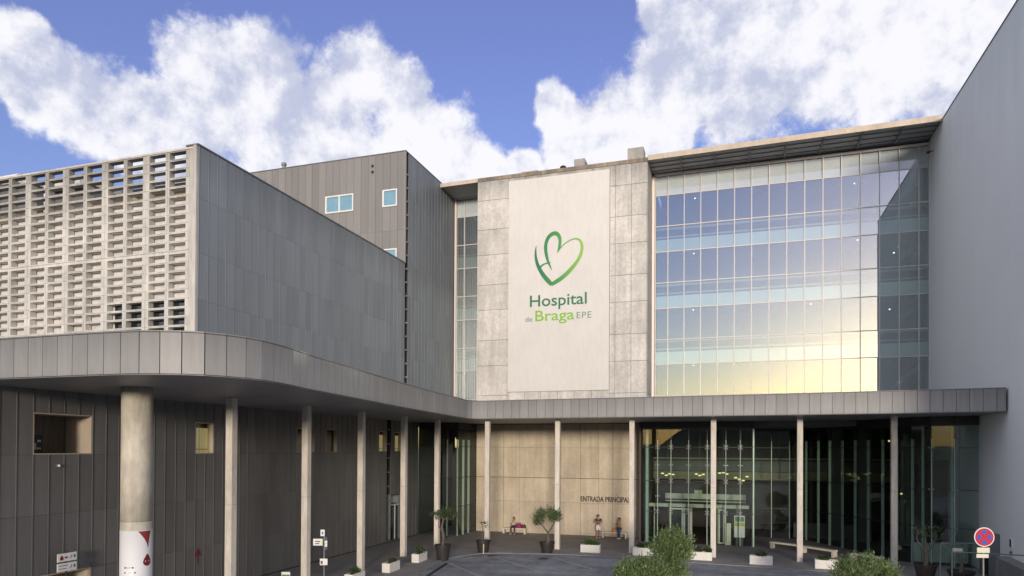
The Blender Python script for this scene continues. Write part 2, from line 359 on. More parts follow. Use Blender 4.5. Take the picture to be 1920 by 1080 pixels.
# ---------------------------------------------------------------- ground
KERB = [(-13.2, 14.0), (-14.6, 23.0), (-16.2, 32.9), (-16.95, 37.3), (-16.75, 39.4), (-15.9, 41.3), (-14.6, 42.25), (-12.6, 42.65), (-9.4, 43.2), (-6.0, 43.15), (-2.3, 42.7), (.8, 42.4), (5.3, 42.1), (10.0, 41.9), (13.4, 41.8)]
def catmull(P, step):
    P = [Vector(p) for p in P]; out = []
    for i in range(len(P) - 1):
        a, b, c, d = P[max(i - 1, 0)], P[i], P[i + 1], P[min(i + 2, len(P) - 1)]
        n = max(2, int((c - b).length / .1))
        for k in range(n):
            t = k / n; out.append(.5 * ((2 * b) + (c - a) * t + (2 * a - 5 * b + 4 * c - d) * t * t + (3 * b - a - 3 * c + d) * t ** 3))
    out.append(P[-1])
    res = [out[0]]; acc = 0; seg = []
    for p, q in zip(out[:-1], out[1:]):
        l = (q - p).length
        while acc + l >= step:
            t = (step - acc) / l; p = p + (q - p) * t; res.append(p.copy()); l = (q - p).length; acc = 0
        acc += l
    if (res[-1] - out[-1]).length > step * .4: res.append(out[-1])
    else: res[-1] = out[-1]
    return res
gm = MB(); gm.add([(-4000, -4000, -.06), (4000, -4000, -.06), (4000, 4000, -.06), (-4000, 4000, -.06)], [(0, 1, 2, 3)])
tag(put('ground', gm, M_ground), kind='structure')
tag(put('forecourt', MB().prism([(-13.3, -30), (30, -30), (30, 42.6), (13.4, 42.6), (-8, 44), (-14, 43.4), (-18, 40), (-18, 20)], -.055, -.03), M_asph), kind='structure')
kp = catmull(KERB, .98)
pave = [(p.x, p.y) for p in kp] + [(13.45, 44), (13.45, 64), (-23.6, 64), (-23.6, 5), (-13.2, 5)]
tag(put('pavement', MB().prism(pave, -.2, 0.0), M_pave), kind='structure')
kerb = tag(link('kerb', None), kind='structure')
for p, q in zip(kp[:-1], kp[1:]):
    d = (q - p).normalized(); nrm = Vector((d.y, -d.x))
    a, b = p + d * .008, q - d * .008
    put('kerb_stone', MB().prism([(a.x, a.y), (a.x + nrm.x * .2, a.y + nrm.y * .2), (b.x + nrm.x * .2, b.y + nrm.y * .2), (b.x, b.y)], -.1, .012 + random.uniform(-.002, .003)), M_kerb, kerb)
def strip(name, pts, wd, z, m, kind='structure'):
    b = MB()
    for p, q in zip(pts[:-1], pts[1:]):
        p, q = Vector(p), Vector(q); d = (q - p).normalized(); n_ = Vector((-d.y, d.x)) * wd / 2
        b.prism([(p.x + n_.x, p.y + n_.y), (p.x - n_.x, p.y - n_.y), (q.x - n_.x, q.y - n_.y), (q.x + n_.x, q.y + n_.y)], z - .02, z)
    return tag(put(name, b, m), kind=kind)
for a, b in [((-16.3, 37.7), (-12.6, 33.9)), ((-14.5, 40.8), (-9.9, 36.3)), ((-10.8, 41.7), (-7.6, 38.4)), ((-6.6, 42.0), (-3.9, 39.2))]:
    strip('road_marking', [a, b], .11, -.026, M_paint)
dr = tag(link('drain_channel', None, None, (-16.0, 33, 0)), 'dark slotted drain channel running along the left kerb', 'drain')
for i in range(9):
    a = Vector((-14.35 - .26 * i, 22.9 + 1.62 * i)); b = Vector((-14.35 - .26 * (i + 1), 22.9 + 1.62 * (i + 1) - .02))
    off_ = Vector((.42, 0)); a += off_; b += off_
    put('grate', MB().prism([(a.x, a.y), (a.x + .22, a.y), (b.x + .22, b.y), (b.x, b.y)], -.05, -.022), M_black, dr, -dr.location)
for i, (x, y, l) in enumerate([(-14.6, 41.0, 'round dark drain cover in the asphalt beside the twig pot'), (-11.2, 40.9, 'round dark drain cover in the asphalt below the forked olive tree'), (-4.6, 41.5, 'dark drain cover in the asphalt near the round bushes')]):
    o = put('drain_cover', MB().lathe([(.34, -.03), (.34, -.02), (.30, -.02), (.28, -.024), (.1, -.02)], 20), M_black, None, (x, y, 0)); tag(o, l, 'drain cover', 'drain covers in the forecourt')
hm = MB(); vs_ = []; fs_ = []
NH = 240
for j in range(4):
    for i in range(NH):
        th = math.pi * (1.0 + i / (NH - 1)); rr = (420, 520, 700, 900)[j]
        az_ = math.degrees(th - 1.5 * math.pi)
        hh = 46 - 34 * min(1, max(0, (-2.6 - az_) / 4.2))       # a wooded rise with a dip in the west, where the evening sky shows over it
        h0 = (0, .7, 1, .8)[j] * (hh + 4 * noise.noise(Vector((i * .12, j * .7, 2))) + 4 * noise.noise(Vector((i * .5, j, 9))))
        vs_.append((rr * math.cos(th), rr * math.sin(th), max(h0, -.5) - .3))
for j in range(3):
    for i in range(NH - 1): fs_.append((j * NH + i, j * NH + i + 1, (j + 1) * NH + i + 1, (j + 1) * NH + i))
hm.add(vs_, fs_); tag(put('hills', hm, M_ground), kind='structure')

# ---------------------------------------------------------------- left: dark base wall under the canopy
UW = -23.7
base = thing('base_wall', 'dark grey standing seam wall under the canopy on the left', 'wall', (UW, 30, 0))
bedges = [17.18 + .592 * i for i in range(-10, 55)]
bedges = [e for e in bedges if e < 48.6] + [48.95]
def snap(x): return min(bedges, key=lambda e: abs(e - x))
H_ = [(snap(17.8), snap(20.1), 6.47, 7.99), (snap(17.8), snap(20.1), 0.0, 2.12), (snap(25.5), snap(26.75), 6.47, 7.95), (snap(33.45), snap(34.65), 6.5, 7.92), (snap(35.96), snap(37.15), 6.5, 7.95),
      (snap(42.5), snap(43.6), 6.55, 8.0), (snap(45.1), snap(46.2), 6.55, 8.0), (snap(44.7), snap(46.2), 0.0, 3.42), (snap(44.0), snap(44.6), 0.15, 9.0)]
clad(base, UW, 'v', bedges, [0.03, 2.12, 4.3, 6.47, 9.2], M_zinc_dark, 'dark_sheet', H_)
bb = MB(); zs_ = sorted({0, 9.25} | {z for h in H_ for z in h[2:]}); ys_ = sorted({4.0, 48.95} | {y for h in H_ for y in h[:2]})
for y0, y1 in zip(ys_[:-1], ys_[1:]):
    run = None
    for z0, z1 in zip(zs_[:-1], zs_[1:]):
        solid = not any(h[0] <= (y0 + y1) / 2 <= h[1] and h[2] <= (z0 + z1) / 2 <= h[3] for h in H_)
        if solid: run = (run[0], z1) if run else (z0, z1)
        if (not solid or z1 == zs_[-1]) and run: bb.box(-24.1, UW - .004, y0, y1, *run); run = None
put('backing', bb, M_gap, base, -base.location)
def opening(h, deep, fm, back, frame=.05, pane=None, label=None):
    """lining, back and optional pane of one wall opening"""
    y0, y1, z0, z1 = h
    b = MB(); x1 = UW + .03; x0 = UW - deep
    b.box(x0, x1, y0 + .005, y0 + frame, z0 + frame, z1 - frame); b.box(x0, x1, y1 - frame, y1 - .005, z0 + frame, z1 - frame); b.box(x0, x1, y0 + .005, y1 - .005, z0 + .005, z0 + frame - .002); b.box(x0, x1, y0 + .005, y1 - .005, z1 - frame + .002, z1 - .005)
    f = put('window', b, fm, base, -base.location)
    put('back_panel', MB().box(x0 - .05, x0 - .01, y0 + .01, y1 - .01, z0 + .01, z1 - .01), back, f)
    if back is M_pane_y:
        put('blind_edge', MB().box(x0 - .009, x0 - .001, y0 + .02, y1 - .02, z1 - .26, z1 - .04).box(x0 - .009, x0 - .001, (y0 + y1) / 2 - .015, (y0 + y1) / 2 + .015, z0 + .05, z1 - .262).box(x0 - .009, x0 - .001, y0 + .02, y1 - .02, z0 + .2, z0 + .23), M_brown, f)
    if pane: put('pane', MB().box(x0 + .12, x0 + .135, y0 + frame + .003, y1 - frame - .003, z0 + frame + .003, z1 - frame - .003), pane, f)
    if label: f['label'] = label
    return f
M_lining = mat('opening_lining', (.46, .39, .31), .6, 0, [((2, 2, 1), 3, .15)])
M_pane_y = emit('glowing_blind', (.70, .60, .30), .12)  # yellow blind that emits a weak glow itself, no lamp behind
M_nback = mat('recess_back', (.13, .11, .09), .7, 0, [((6, 6, .3), 3, .5)])
M_clear = glass('clear_window_glass', (.9, .9, .86), .04)
nich = opening(H_[0], 1.3, M_lining, M_nback, label='wide dark recess with grey equipment inside')
opening(H_[1], 1.2, M_lining, M_tan)
y0, y1, z0, z1 = H_[0]
mb = MB(); mb.box(-24.9, -24.05, y0 + .08, y0 + .66, z0 + .06, z0 + .72); eq = put('equipment_cabinet', mb, M_black, nich)
for (a, b, c, d) in [(.14, .30, .50, .58), (.44, .58, .46, .54), (.25, .40, .18, .42), (.42, .50, .20, .26), (.52, .58, .2, .26)]:
    put('label_plate', MB().box(-24.045, -24.03, y0 + a, y0 + b, z0 + c, z0 + d), M_conc, nich)
for dy in (.3, .62): put('upright', MB().box(-25.2, -25.1, y0 + dy, y0 + dy + .12, z0 + .06, z1 - .06), M_lining, nich)
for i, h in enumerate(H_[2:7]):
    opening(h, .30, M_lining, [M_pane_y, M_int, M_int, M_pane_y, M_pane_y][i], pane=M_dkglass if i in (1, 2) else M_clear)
f = opening(H_[7], .35, M_steel_dk, M_int)
put('door_glass', MB().box(-24.0, -23.98, H_[7][0] + .06, H_[7][1] - .06, .06, 2.5), M_dkglass, f)
put('door_post', MB().box(-23.96, -23.9, 45.55, 45.62, .06, 2.55), M_white, f); put('door_rail', MB().box(-23.97, -23.9, H_[7][0] + .07, H_[7][1] - .07, 2.56, 2.66), M_white, f)
put('fanlight', MB().box(-24.0, -23.97, H_[7][0] + .06, H_[7][1] - .06, 2.75, 3.3), M_fin, f)
for k in range(8): put('bracket', MB().box(UW - .1, UW + .02, 44.12, 44.3, .9 + k * 1.03, .98 + k * 1.03), M_steel, base, -base.location)
# signs on and at the base wall
def drop(cx, cz, r, n=14):
    pts = []
    for k in range(n):
        t = 2 * math.pi * k / n; pts.append((cx + r * math.sin(t) * (1 if math.cos(t) < 0 else (1 - .55 * math.cos(t))), cz - r * math.cos(t) * -1 * (1.0 if math.cos(t) < 0 else 1.6)))
    return pts
sg = thing('direction_sign', 'two white sign boards with a red drop on a black post by the dark wall', 'sign', (-23.35, 18.85, 0), math.pi / 2)
put('post', MB().tube([(0, 0, 0), (0, 0, 2.9)], .035, 8), M_black, sg)
for i, (z0, z1) in enumerate([(2.56, 2.86), (2.20, 2.50)]):
    b = put('sign_board', MB().box(-.40, .36, -.07, -.04, z0, z1), M_signw, sg)
    zc = (z0 + z1) / 2
    if i == 0:
        put('blood_drop', MB().wallprism(drop(-.24, zc - .03, .07), -.078, -.0705), M_dred, b)
        put('lettering', MB().box(-.12, .0, -.075, -.0705, zc - .04, zc + .02), M_dred, b)
    else:
        for q in range(2): put('lettering', MB().box(-.34, .0 - .05 * q, -.075, -.0705, zc + .05 - .11 * q, zc + .075 - .11 * q), M_ink, b)
    put('arrow', MB().bar((.09, -.075, zc - .06), (.17, -.075, zc + .05), .018, .01, (0, 1, 0)).bar((.17, -.076, zc + .05), (.12, -.076, zc + .045), .018, .008, (0, 1, 0)), M_ink, b)
    put('pictogram', MB().box(.24, .30, -.075, -.0705, zc - .05, zc + .07), M_ink, b)
ar = put('arrow_mark', MB().box(-.025, .025, -.012, 0, 0, .52).wallprism([(-.2, .40), (-.16, .36), (0, .56), (.16, .36), (.2, .40), (0, .72)], -.016, -.004), M_dred, None, (UW + .045, 25.66, 1.36), math.pi / 2)
tag(ar, 'dark red arrow pointing up on the dark wall beside the round column', 'arrow')

wl = thing('wall_fitting', 'tiny white fitting on the dark wall just below the wide recess', 'wall light', (UW + .03, 18.75, 0))
p_ = hit(108, 873, 0, UW + .03); wl.location = (UW + .03, p_.y, p_.z); put('base_plate', MB().box(0, .03, -.05, .05, -.05, .05), M_steel, wl); put('globe', MB().lathe([(.02, -.045), (.045, -.03), (.05, 0), (.04, .03), (.015, .045)], 12, (.08, 0)), M_signw, wl)
# ---------------------------------------------------------------- left: grey wing with concrete lattice
wing = thing('clad_wing', 'low long grey metal clad wing beside the concrete lattice', 'building', (UW, 36, 0))
wb = MB(); wb.box(-60, UW - .004, 26.55, 46.48, 9.3, 18.7); wb.box(-24.3, UW - .004, 25.78, 46.48, 18.7, 20.78); wb.box(-24.0, UW - .004, 25.56, 26.55, 9.3, 20.78)
put('wall', wb, M_gap, wing, -wing.location)
WE = span(25.53, 46.46, 35); WR = [9.35, 11.0, 13.65, 15.85, 18.4, 20.82]
hw = (WE[1], WE[6], 10.0, 12.05)
clad(wing, UW, 'v', WE, WR, M_zinc, 'wing_sheet', [hw])
put('coping', MB().box(-24.35, UW + .08, 25.42, 46.5, 20.83, 20.89), M_steel_dk, wing, -wing.location)
put('corner_trim', MB().box(-23.9, UW - .006, 25.40, 25.525, 9.3, 20.82), M_screen, wing, -wing.location)
fw = put('window', MB().box(UW - .02, UW + .07, hw[0] + .01, hw[1] - .01, 11.95, 12.04).box(UW - .02, UW + .07, hw[0] + .01, hw[0] + .1, 10.0, 11.945).box(UW - .02, UW + .07, hw[1] - .1, hw[1] - .01, 10.0, 11.945), M_white, wing, -wing.location)
put('pane', MB().box(UW - .01, UW + .01, hw[0] + .105, hw[1] - .105, 10.0, 11.94), M_winglass, fw)

lat = thing('lattice_screen', 'pale precast concrete lattice screen on the front of the grey wing', 'screen', (-31, 25.5, 9.5))
VL = 25.51; D_ = .32; ROW = .4285; ZT = 20.72
def ring(wd, ht, l, r, b, t, d, key):
    k = (round(wd, 3), round(ht, 3), round(l, 3), round(r, 3), key)
    if k in _cache: return _cache[k]
    o = [(0.006, 0.005), (wd - .006, .005), (wd - .006, ht - .005), (.006, ht - .005)]; i = [(l, b), (wd - r, b), (wd - r, ht - t), (l, ht - t)]
    vs = []
    for y in (0, d):
        vs += [(x, y, z) for x, z in o] + [(x, y, z) for x, z in i]
    fs = []
    for q in range(4):
        n = (q + 1) % 4
        fs += [(q, n, 4 + n, 4 + q), (8 + q, 12 + q, 12 + n, 8 + n), (4 + q, 4 + n, 12 + n, 12 + q), (q, 8 + q, 8 + n, n)]
    _cache[k] = MB().add(vs, fs).mesh(key, M_screen); return _cache[k]
nrow = 26
ucols = []; u_ = -24.20
for i in range(12):
    ucols.append((u_ - 1.285, u_, i % 2)); u_ -= 1.285
for (ua, ub, odd) in ucols:
    l, r = (.115, .20) if not odd else (.20, .115)
    for k in range(nrow - 1 if ua < -36 else nrow):
        if ua < -38.2 and k > 21: continue
        z1 = ZT - k * ROW - (.10 if k >= 11 else 0)
        if z1 - ROW < 9.95: continue
        link('screen_block', ring(ub - ua, ROW, l, r, .05, .05, D_, 'block'), lat, at(lat, (ua, VL - random.uniform(0, .006), z1 - ROW)))
put('joint_rail', MB().box(ucols[-1][0], -24.2, VL + .02, VL + D_, ZT - 11 * ROW - .098, ZT - 11 * ROW - .002), M_screen, lat, -lat.location)
put('top_rail', MB().box(ucols[-1][0], -23.92, VL - .03, VL + D_ + .02, ZT + .002, ZT + .09), M_conc, lat, -lat.location)
put('end_pillar', MB().box(-24.197, -23.905, VL, VL + D_, 9.6, ZT), M_screen, lat, -lat.location)
bw = put('back_wall', MB().box(-60, -24.05, 25.88, 26.3, 9.3, 18.62), M_blind, lat, -lat.location)
put('eave_board', MB().box(-60, -24.06, 25.86, 26.32, 18.64, 18.86), M_tan, lat, -lat.location)
wf = put('window', MB().box(-29.0, -24.15, 25.84, 25.872, 10.4, 13.75), M_dkglass, lat, -lat.location)
put('blind', MB().box(-28.95, -24.2, 25.8735, 25.8775, 10.4, 11.75), M_tan, wf)
put('shade', MB().box(-28.95, -24.2, 25.8735, 25.8775, 11.76, 13.72), M_brown, wf)
for i, (x0, x1, y0, y1, zt, lb) in enumerate([(-37.5, -34.2, 29, 33, 21.9, 'dark boxy plant unit on the roof seen through the lattice, nearest the grey wall'), (-43.5, -38.5, 28.6, 33, 22.4, 'long dark plant unit on the roof seen through the lattice, in the middle'), (-50, -44.5, 28.6, 34, 22.3, 'dark plant unit on the roof seen through the lattice at the frame edge')]):
    t = thing('roof_unit', lb, 'roof unit', ((x0 + x1) / 2, (y0 + y1) / 2, 18.7), 0, 'plant units on the roof behind the lattice')
    b = MB(); b.box(x0, x1, y0, y1, 18.72, zt - .5); put('cabinet', b, M_steel_dk, t, -t.location)
    put('duct', MB().tube([(x0 + .3, y0 - .35, zt - .3), (x1 - .3, y0 - .35, zt - .3)], .28, 12).tube([(x0 + .3, y0 - .35, zt - .3), (x0 + .3, y0 - .35, 19)], .2, 10), M_blind, t, -t.location)
    put('cap', MB().box(x0 - .1, x1 + .1, y0 - .1, y1, zt - .48, zt - .2), M_conc, t, -t.location)

# ---------------------------------------------------------------- tall grey block
tall = thing('clad_block', 'tall grey metal clad block with small white framed windows', 'building', (-28, 50, 0))
VT = 46.49
tb = MB(); tb.box(-60, UW - .13, VT + .004, 47.0, 18.71, 29.35); tb.box(-60, UW - .20, 46.48, 47.0, 9.3, 18.7); tb.box(-60, UW - .004, 47.0, 56.0, 9.3, 29.35); tb.box(-60, UW - .01, 56.0, 72.0, 9.3, 29.0); put('wall', tb, M_gap, tall, -tall.location)
te = [UW - .02 - .632 * i for i in range(30)][::-1]
w1 = (-30.50, -27.96, 25.26, 26.62); w2 = (-25.43, -24.17, 25.26, 26.57); w3 = (-25.43, -24.17, 20.7, 22.02)
def sn(h):
    s_ = lambda x: min(te, key=lambda e: abs(e - x)); return (s_(h[0]), s_(h[1]), h[2], h[3])
clad(tall, VT, 'u', te, [18.8, 23.4, 29.36], M_zinc_tall, 'front_sheet', [sn(w1), sn(w2), sn(w3)])
for h in (w1, w2, w3):
    h = sn(h); b = MB(); x0, x1, z0, z1 = h
    for (a, bb_, c, d) in [(x0 + .01, x0 + .13, z0, z1), (x1 - .10, x1 - .01, z0, z1), (x0 + .132, x1 - .102, z0, z0 + .10), (x0 + .132, x1 - .102, z1 - .10, z1)]: b.box(a, bb_, VT - .09, VT + .002, c, d)
    if h[1] - h[0] > 2: b.box((x0 + x1) / 2 - .05, (x0 + x1) / 2 + .05, VT - .085, VT + .001, z0 + .102, z1 - .102)
    f = put('window', b, M_white, tall, -tall.location)
    put('pane', MB().box(x0 + .134, x1 - .104, VT - .045, VT - .03, z0 + .102, z1 - .102), M_winglass, f)
    put('blind', MB().box(x0 + .134, x1 - .104, VT - .015, VT - .006, z0 + .102, z1 - .102), M_topb, f)
clad(tall, UW, 'v', span(46.98, 55.98, 15), [9.35, 11.0, 13.65, 15.85, 18.4, 20.85, 23.4, 26.1, 29.36], M_zinc, 'side_sheet')
put('corner_trim', MB().box(UW - .125, UW + .04, VT - .04, 46.60, 20.9, 29.36), M_zinc_tall, tall, -tall.location)
put('slot', MB().box(UW - .19, UW - .13, 46.61, 46.975, 9.4, 28.3), M_black, tall, -tall.location)
for k in range(18): put('bracket', MB().box(UW - .125, UW + .05, 46.66, 46.93, 10.1 + k * 1.03, 10.22 + k * 1.03), M_steel, tall, -tall.location)
put('coping', MB().box(-60, UW + .06, VT - .06, 56, 29.37, 29.43), M_steel_dk, tall, -tall.location)
for z in (28.09, 28.55): put('vent_hole', MB().wallprism([(-26.5 + .12 * math.cos(k * math.pi / 6), z + .12 * math.sin(k * math.pi / 6)) for k in range(12)], VT - .05, VT - .032), M_black, tall, -tall.location)
vp = thing('vent_pipe', 'small pale metal vent pipe on the roof of the tall grey block', 'vent pipe', (-34.9, 46.9, 29.43))
put('pipe', MB().lathe([(.15, 0), (.15, .36)], 12), M_steel, vp); put('cowl', MB().lathe([(.2, .38), (.22, .55), (.14, .62)], 12), M_steel, vp)

# ---------------------------------------------------------------- concrete tower with banner
VTW = 52.69; T0, T1 = -20.2, -6.32; ZTW = 29.22
tower = thing('concrete_tower', 'bare concrete tower front carrying the big hospital emblem', 'tower', (-13.3, 54.5, 0))
put('core', MB().box(T0 + .03, T1, VTW + .06, 66.2, 8.9, ZTW - .32), M_conc_dk, tower, -tower.location)
def cpanel(u0, u1, z0, z1, proud=0.0):
    link('panel', plain_panel(u1 - u0 - .025, z1 - z0 - .03, .06 + proud, M_conc, 'cast_panel'), tower, at(tower, (u0 + .0125, VTW + .06, z0 + .015)))
RZ = [9.0, 11.17, 13.63, 15.72, 18.22, 20.3, 22.77, 24.87, 27.3, 28.9]
for i, (z0, z1) in enumerate(zip(RZ[:-1], RZ[1:])):
    cpanel(T0, -17.46, z0, z1, random.uniform(0, .012))
    for a, b in ((-9.17, -8.74), (-8.74, -7.5), (-7.5, T1)): cpanel(a, b, z0, z1, random.uniform(0, .012))
for a, b in zip(span(-17.46, -9.17, 6)[:-1], span(-17.46, -9.17, 6)[1:]):
    cpanel(a, b, 28.66, 28.9); cpanel(a, b, 9.0, 11.42)
# flank: board marked pours
for z0, z1 in zip(RZ[:-1], RZ[1:]): link('panel', plain_panel(3.2, z1 - z0 - .03, .04, M_conc, 'flank_panel'), tower, at(tower, (T1 + .001, VTW + .085, z0 + .015)), math.pi / 2)
put('coping', MB().box(T0, T1 + .04, VTW - .015, 57.5, ZTW - .31, ZTW), M_conc_top, tower, -tower.location)
ban = put('banner_panel', MB().box(-17.46, -9.19, VTW - .06, VTW + .058, 11.43, 28.65), M_banner, tower, -tower.location)
VB = VTW - .06
def zp(x, y):
    p = hit(960 + x / 5.4, 420 + y / 5.4, 1, VB); return (p.x, p.z)
def stroke(pts, y, dep):
    """ribbon with varying width; pts: (x, y, width) in emblem units"""
    P = [Vector((*zp(a, b), wd / 5.4 * .051)) for a, b, wd in pts]
    S_ = []
    for i in range(len(P) - 1):
        a, b, c, d = P[max(i - 1, 0)], P[i], P[i + 1], P[min(i + 2, len(P) - 1)]
        for k in range(6):
            t = k / 6; S_.append(.5 * ((2 * b) + (c - a) * t + (2 * a - 5 * b + 4 * c - d) * t * t + (3 * b - a - 3 * c + d) * t ** 3))
    S_.append(P[-1]); m = MB(); vs = []
    for i, p in enumerate(S_):
        d = S_[min(i + 1, len(S_) - 1)] - S_[max(i - 1, 0)]; d = Vector((d.x, d.y)).normalized(); n_ = Vector((-d.y, d.x)) * max(p.z, .01) / 2
        for yy in (y, y - dep): vs += [(p.x + n_.x, yy, p.y + n_.y), (p.x - n_.x, yy, p.y - n_.y)]
    fs = []
    for i in range(len(S_) - 1):
        a = i * 4; b = a + 4
        fs += [(a + 2, a + 3, b + 3, b + 2), (a, b, b + 1, a + 1), (a, a + 2, b + 2, b), (a + 1, b + 1, b + 3, a + 3)]
    return m.add(vs, fs)
stk = [[(460, 292, 3), (478, 258, 12), (500, 232, 9), (545, 192, 9), (600, 160, 11), (650, 149, 14), (690, 168, 19), (708, 215, 24), (705, 275, 25), (685, 335, 27), (650, 392, 30), (605, 448, 33), (550, 506, 36), (490, 556, 36), (440, 588, 34), (398, 612, 30)],
       [(404, 616, 30), (370, 580, 38), (325, 528, 36), (286, 468, 32), (256, 400, 27), (241, 330, 21), (240, 270, 14), (246, 222, 3)],
       [(404, 468, 3), (388, 432, 12), (368, 385, 19), (350, 320, 25), (341, 250, 28), (347, 190, 28), (372, 132, 31), (412, 100, 34), (448, 96, 34), (476, 122, 30), (487, 165, 26), (483, 215, 24), (472, 258, 16), (460, 294, 4)],
       [(278, 448, 20), (300, 424, 15), (330, 405, 12), (360, 396, 10), (394, 386, 3)]]
lg = MB()
for i, st in enumerate(stk):
    q = stroke(st, VB - .001, .014 + .002 * i); lg.add(q.v, q.f)
put('emblem', lg, M_logo, ban)
def zq(x0, x1, y0, y1):
    a = zp(x0, (y0 + y1) / 2); b = zp(x1, (y0 + y1) / 2); c = zp((x0 + x1) / 2, y0); d = zp((x0 + x1) / 2, y1); return a[0], b[0], d[1], c[1]
def word(txt, m, x0, x1, yb, base, asc, desc, bold, sp_=1.0):
    a, b = zp(x0, yb), zp(x1, yb); zb = zp(x0, base)[1]
    text_part('lettering', txt, m, ban, a[0], b[0], zb - desc, zb + asc, VB - .001, .02, bold, sp_)
word('Hospital', M_txt_dk, 182, 757, 780, 845, .945, .275, .009)
word('Braga', M_txt_lt, 236, 631, 930, 985, .84, .28, .007)
word('de', M_txt_gr, 136, 207, 970, 992, .40, 0, .0)
word('EPE', M_txt_gr, 655, 804, 920, 955, .49, 0, .0, 1.15)
# roof pieces on the tower
for (x0, x1, y0, z1, lb) in [(-7.85, -6.62, 52.9, 30.18, 'square concrete block on the tower top at its glass end'), (-12.15, -11.3, 53.2, 30.0, 'small concrete block on the middle of the tower top'), (-16.6, -15.2, 53.2, 29.52, 'low flat concrete slab on the tower top near the grey block')]:
    o = put('roof_block', MB().box(0, x1 - x0, 0, 1.2, 0, z1 - ZTW - .004), M_conc, None, (x0, y0, ZTW + .004)); tag(o, lb, 'roof block', 'blocks on the tower roof')
rv = thing('roof_vent', 'small black round vent on the tower top beside the concrete block', 'vent', (-13.15, 53.6, ZTW))
put('neck', MB().lathe([(.12, 0), (.12, .25)], 12), M_black, rv); put('hood', MB().lathe([(.2, .25), (.28, .36), (.24, .48), (.1, .56)], 14), M_black, rv)

# ---------------------------------------------------------------- roof slab over the glass
VC = 56.03; U1 = 13.5
roof = thing('overhanging_roof', 'long flat roof overhanging the glass front with dark underside', 'roof', (3, 54.5, 29.1))
def rz_(u): return 29.03 + .011 * (u + 6.3)
def tilted(u0, u1, y0, y1, dz0, dz1):
    vs = [(u0, y0, rz_(u0) + dz0), (u1, y0, rz_(u1) + dz0), (u1, y1, rz_(u1) + dz0), (u0, y1, rz_(u0) + dz0), (u0, y0, rz_(u0) + dz1), (u1, y0, rz_(u1) + dz1), (u1, y1, rz_(u1) + dz1), (u0, y1, rz_(u0) + dz1)]
    return MB().add(vs, [(0, 3, 2, 1), (4, 5, 6, 7), (0, 1, 5, 4), (1, 2, 6, 5), (2, 3, 7, 6), (3, 0, 4, 7)])
M_roofs = mat('roof_soffit_sheet', (.42, .41, .40), .5, 0, [((.5, .5, .5), 3, .15)])
M_rooff = mat('roof_edge_concrete', (.55, .47, .38), .75, 0, [((.7, .7, .7), 4, .15), ((4, 4, 1), 4, .12)])
put('fascia', tilted(T1 + .05, U1 - .005, 52.80, 53.0, 0, .40), M_rooff, roof, -roof.location)
put('fascia', tilted(-23.65, T0 - .05, 52.80, 53.0, .08, .40), M_rooff, roof, -roof.location)
put('soffit', tilted(T1 + .005, U1 - .005, 53.004, 57.2, .17, .36), M_roofs, roof, -roof.location)
put('soffit', tilted(-23.65, T0 - .005, 53.004, 57.2, .17, .36), M_roofs, roof, -roof.location)
M_rib = mat('roof_rib', (.24, .24, .23), .6)
for u in [-3.9 + 2.52 * k for k in range(7)]:
    put('rib', tilted(u - .05, u + .05, 53.01, 55.95, .03, .168), M_rib, roof, -roof.location)
for y in (53.8, 54.6, 55.4): put('purlin', tilted(T1 + .06, U1 - .02, y, y + .1, .12, .169), M_steel_dk, roof, -roof.location)

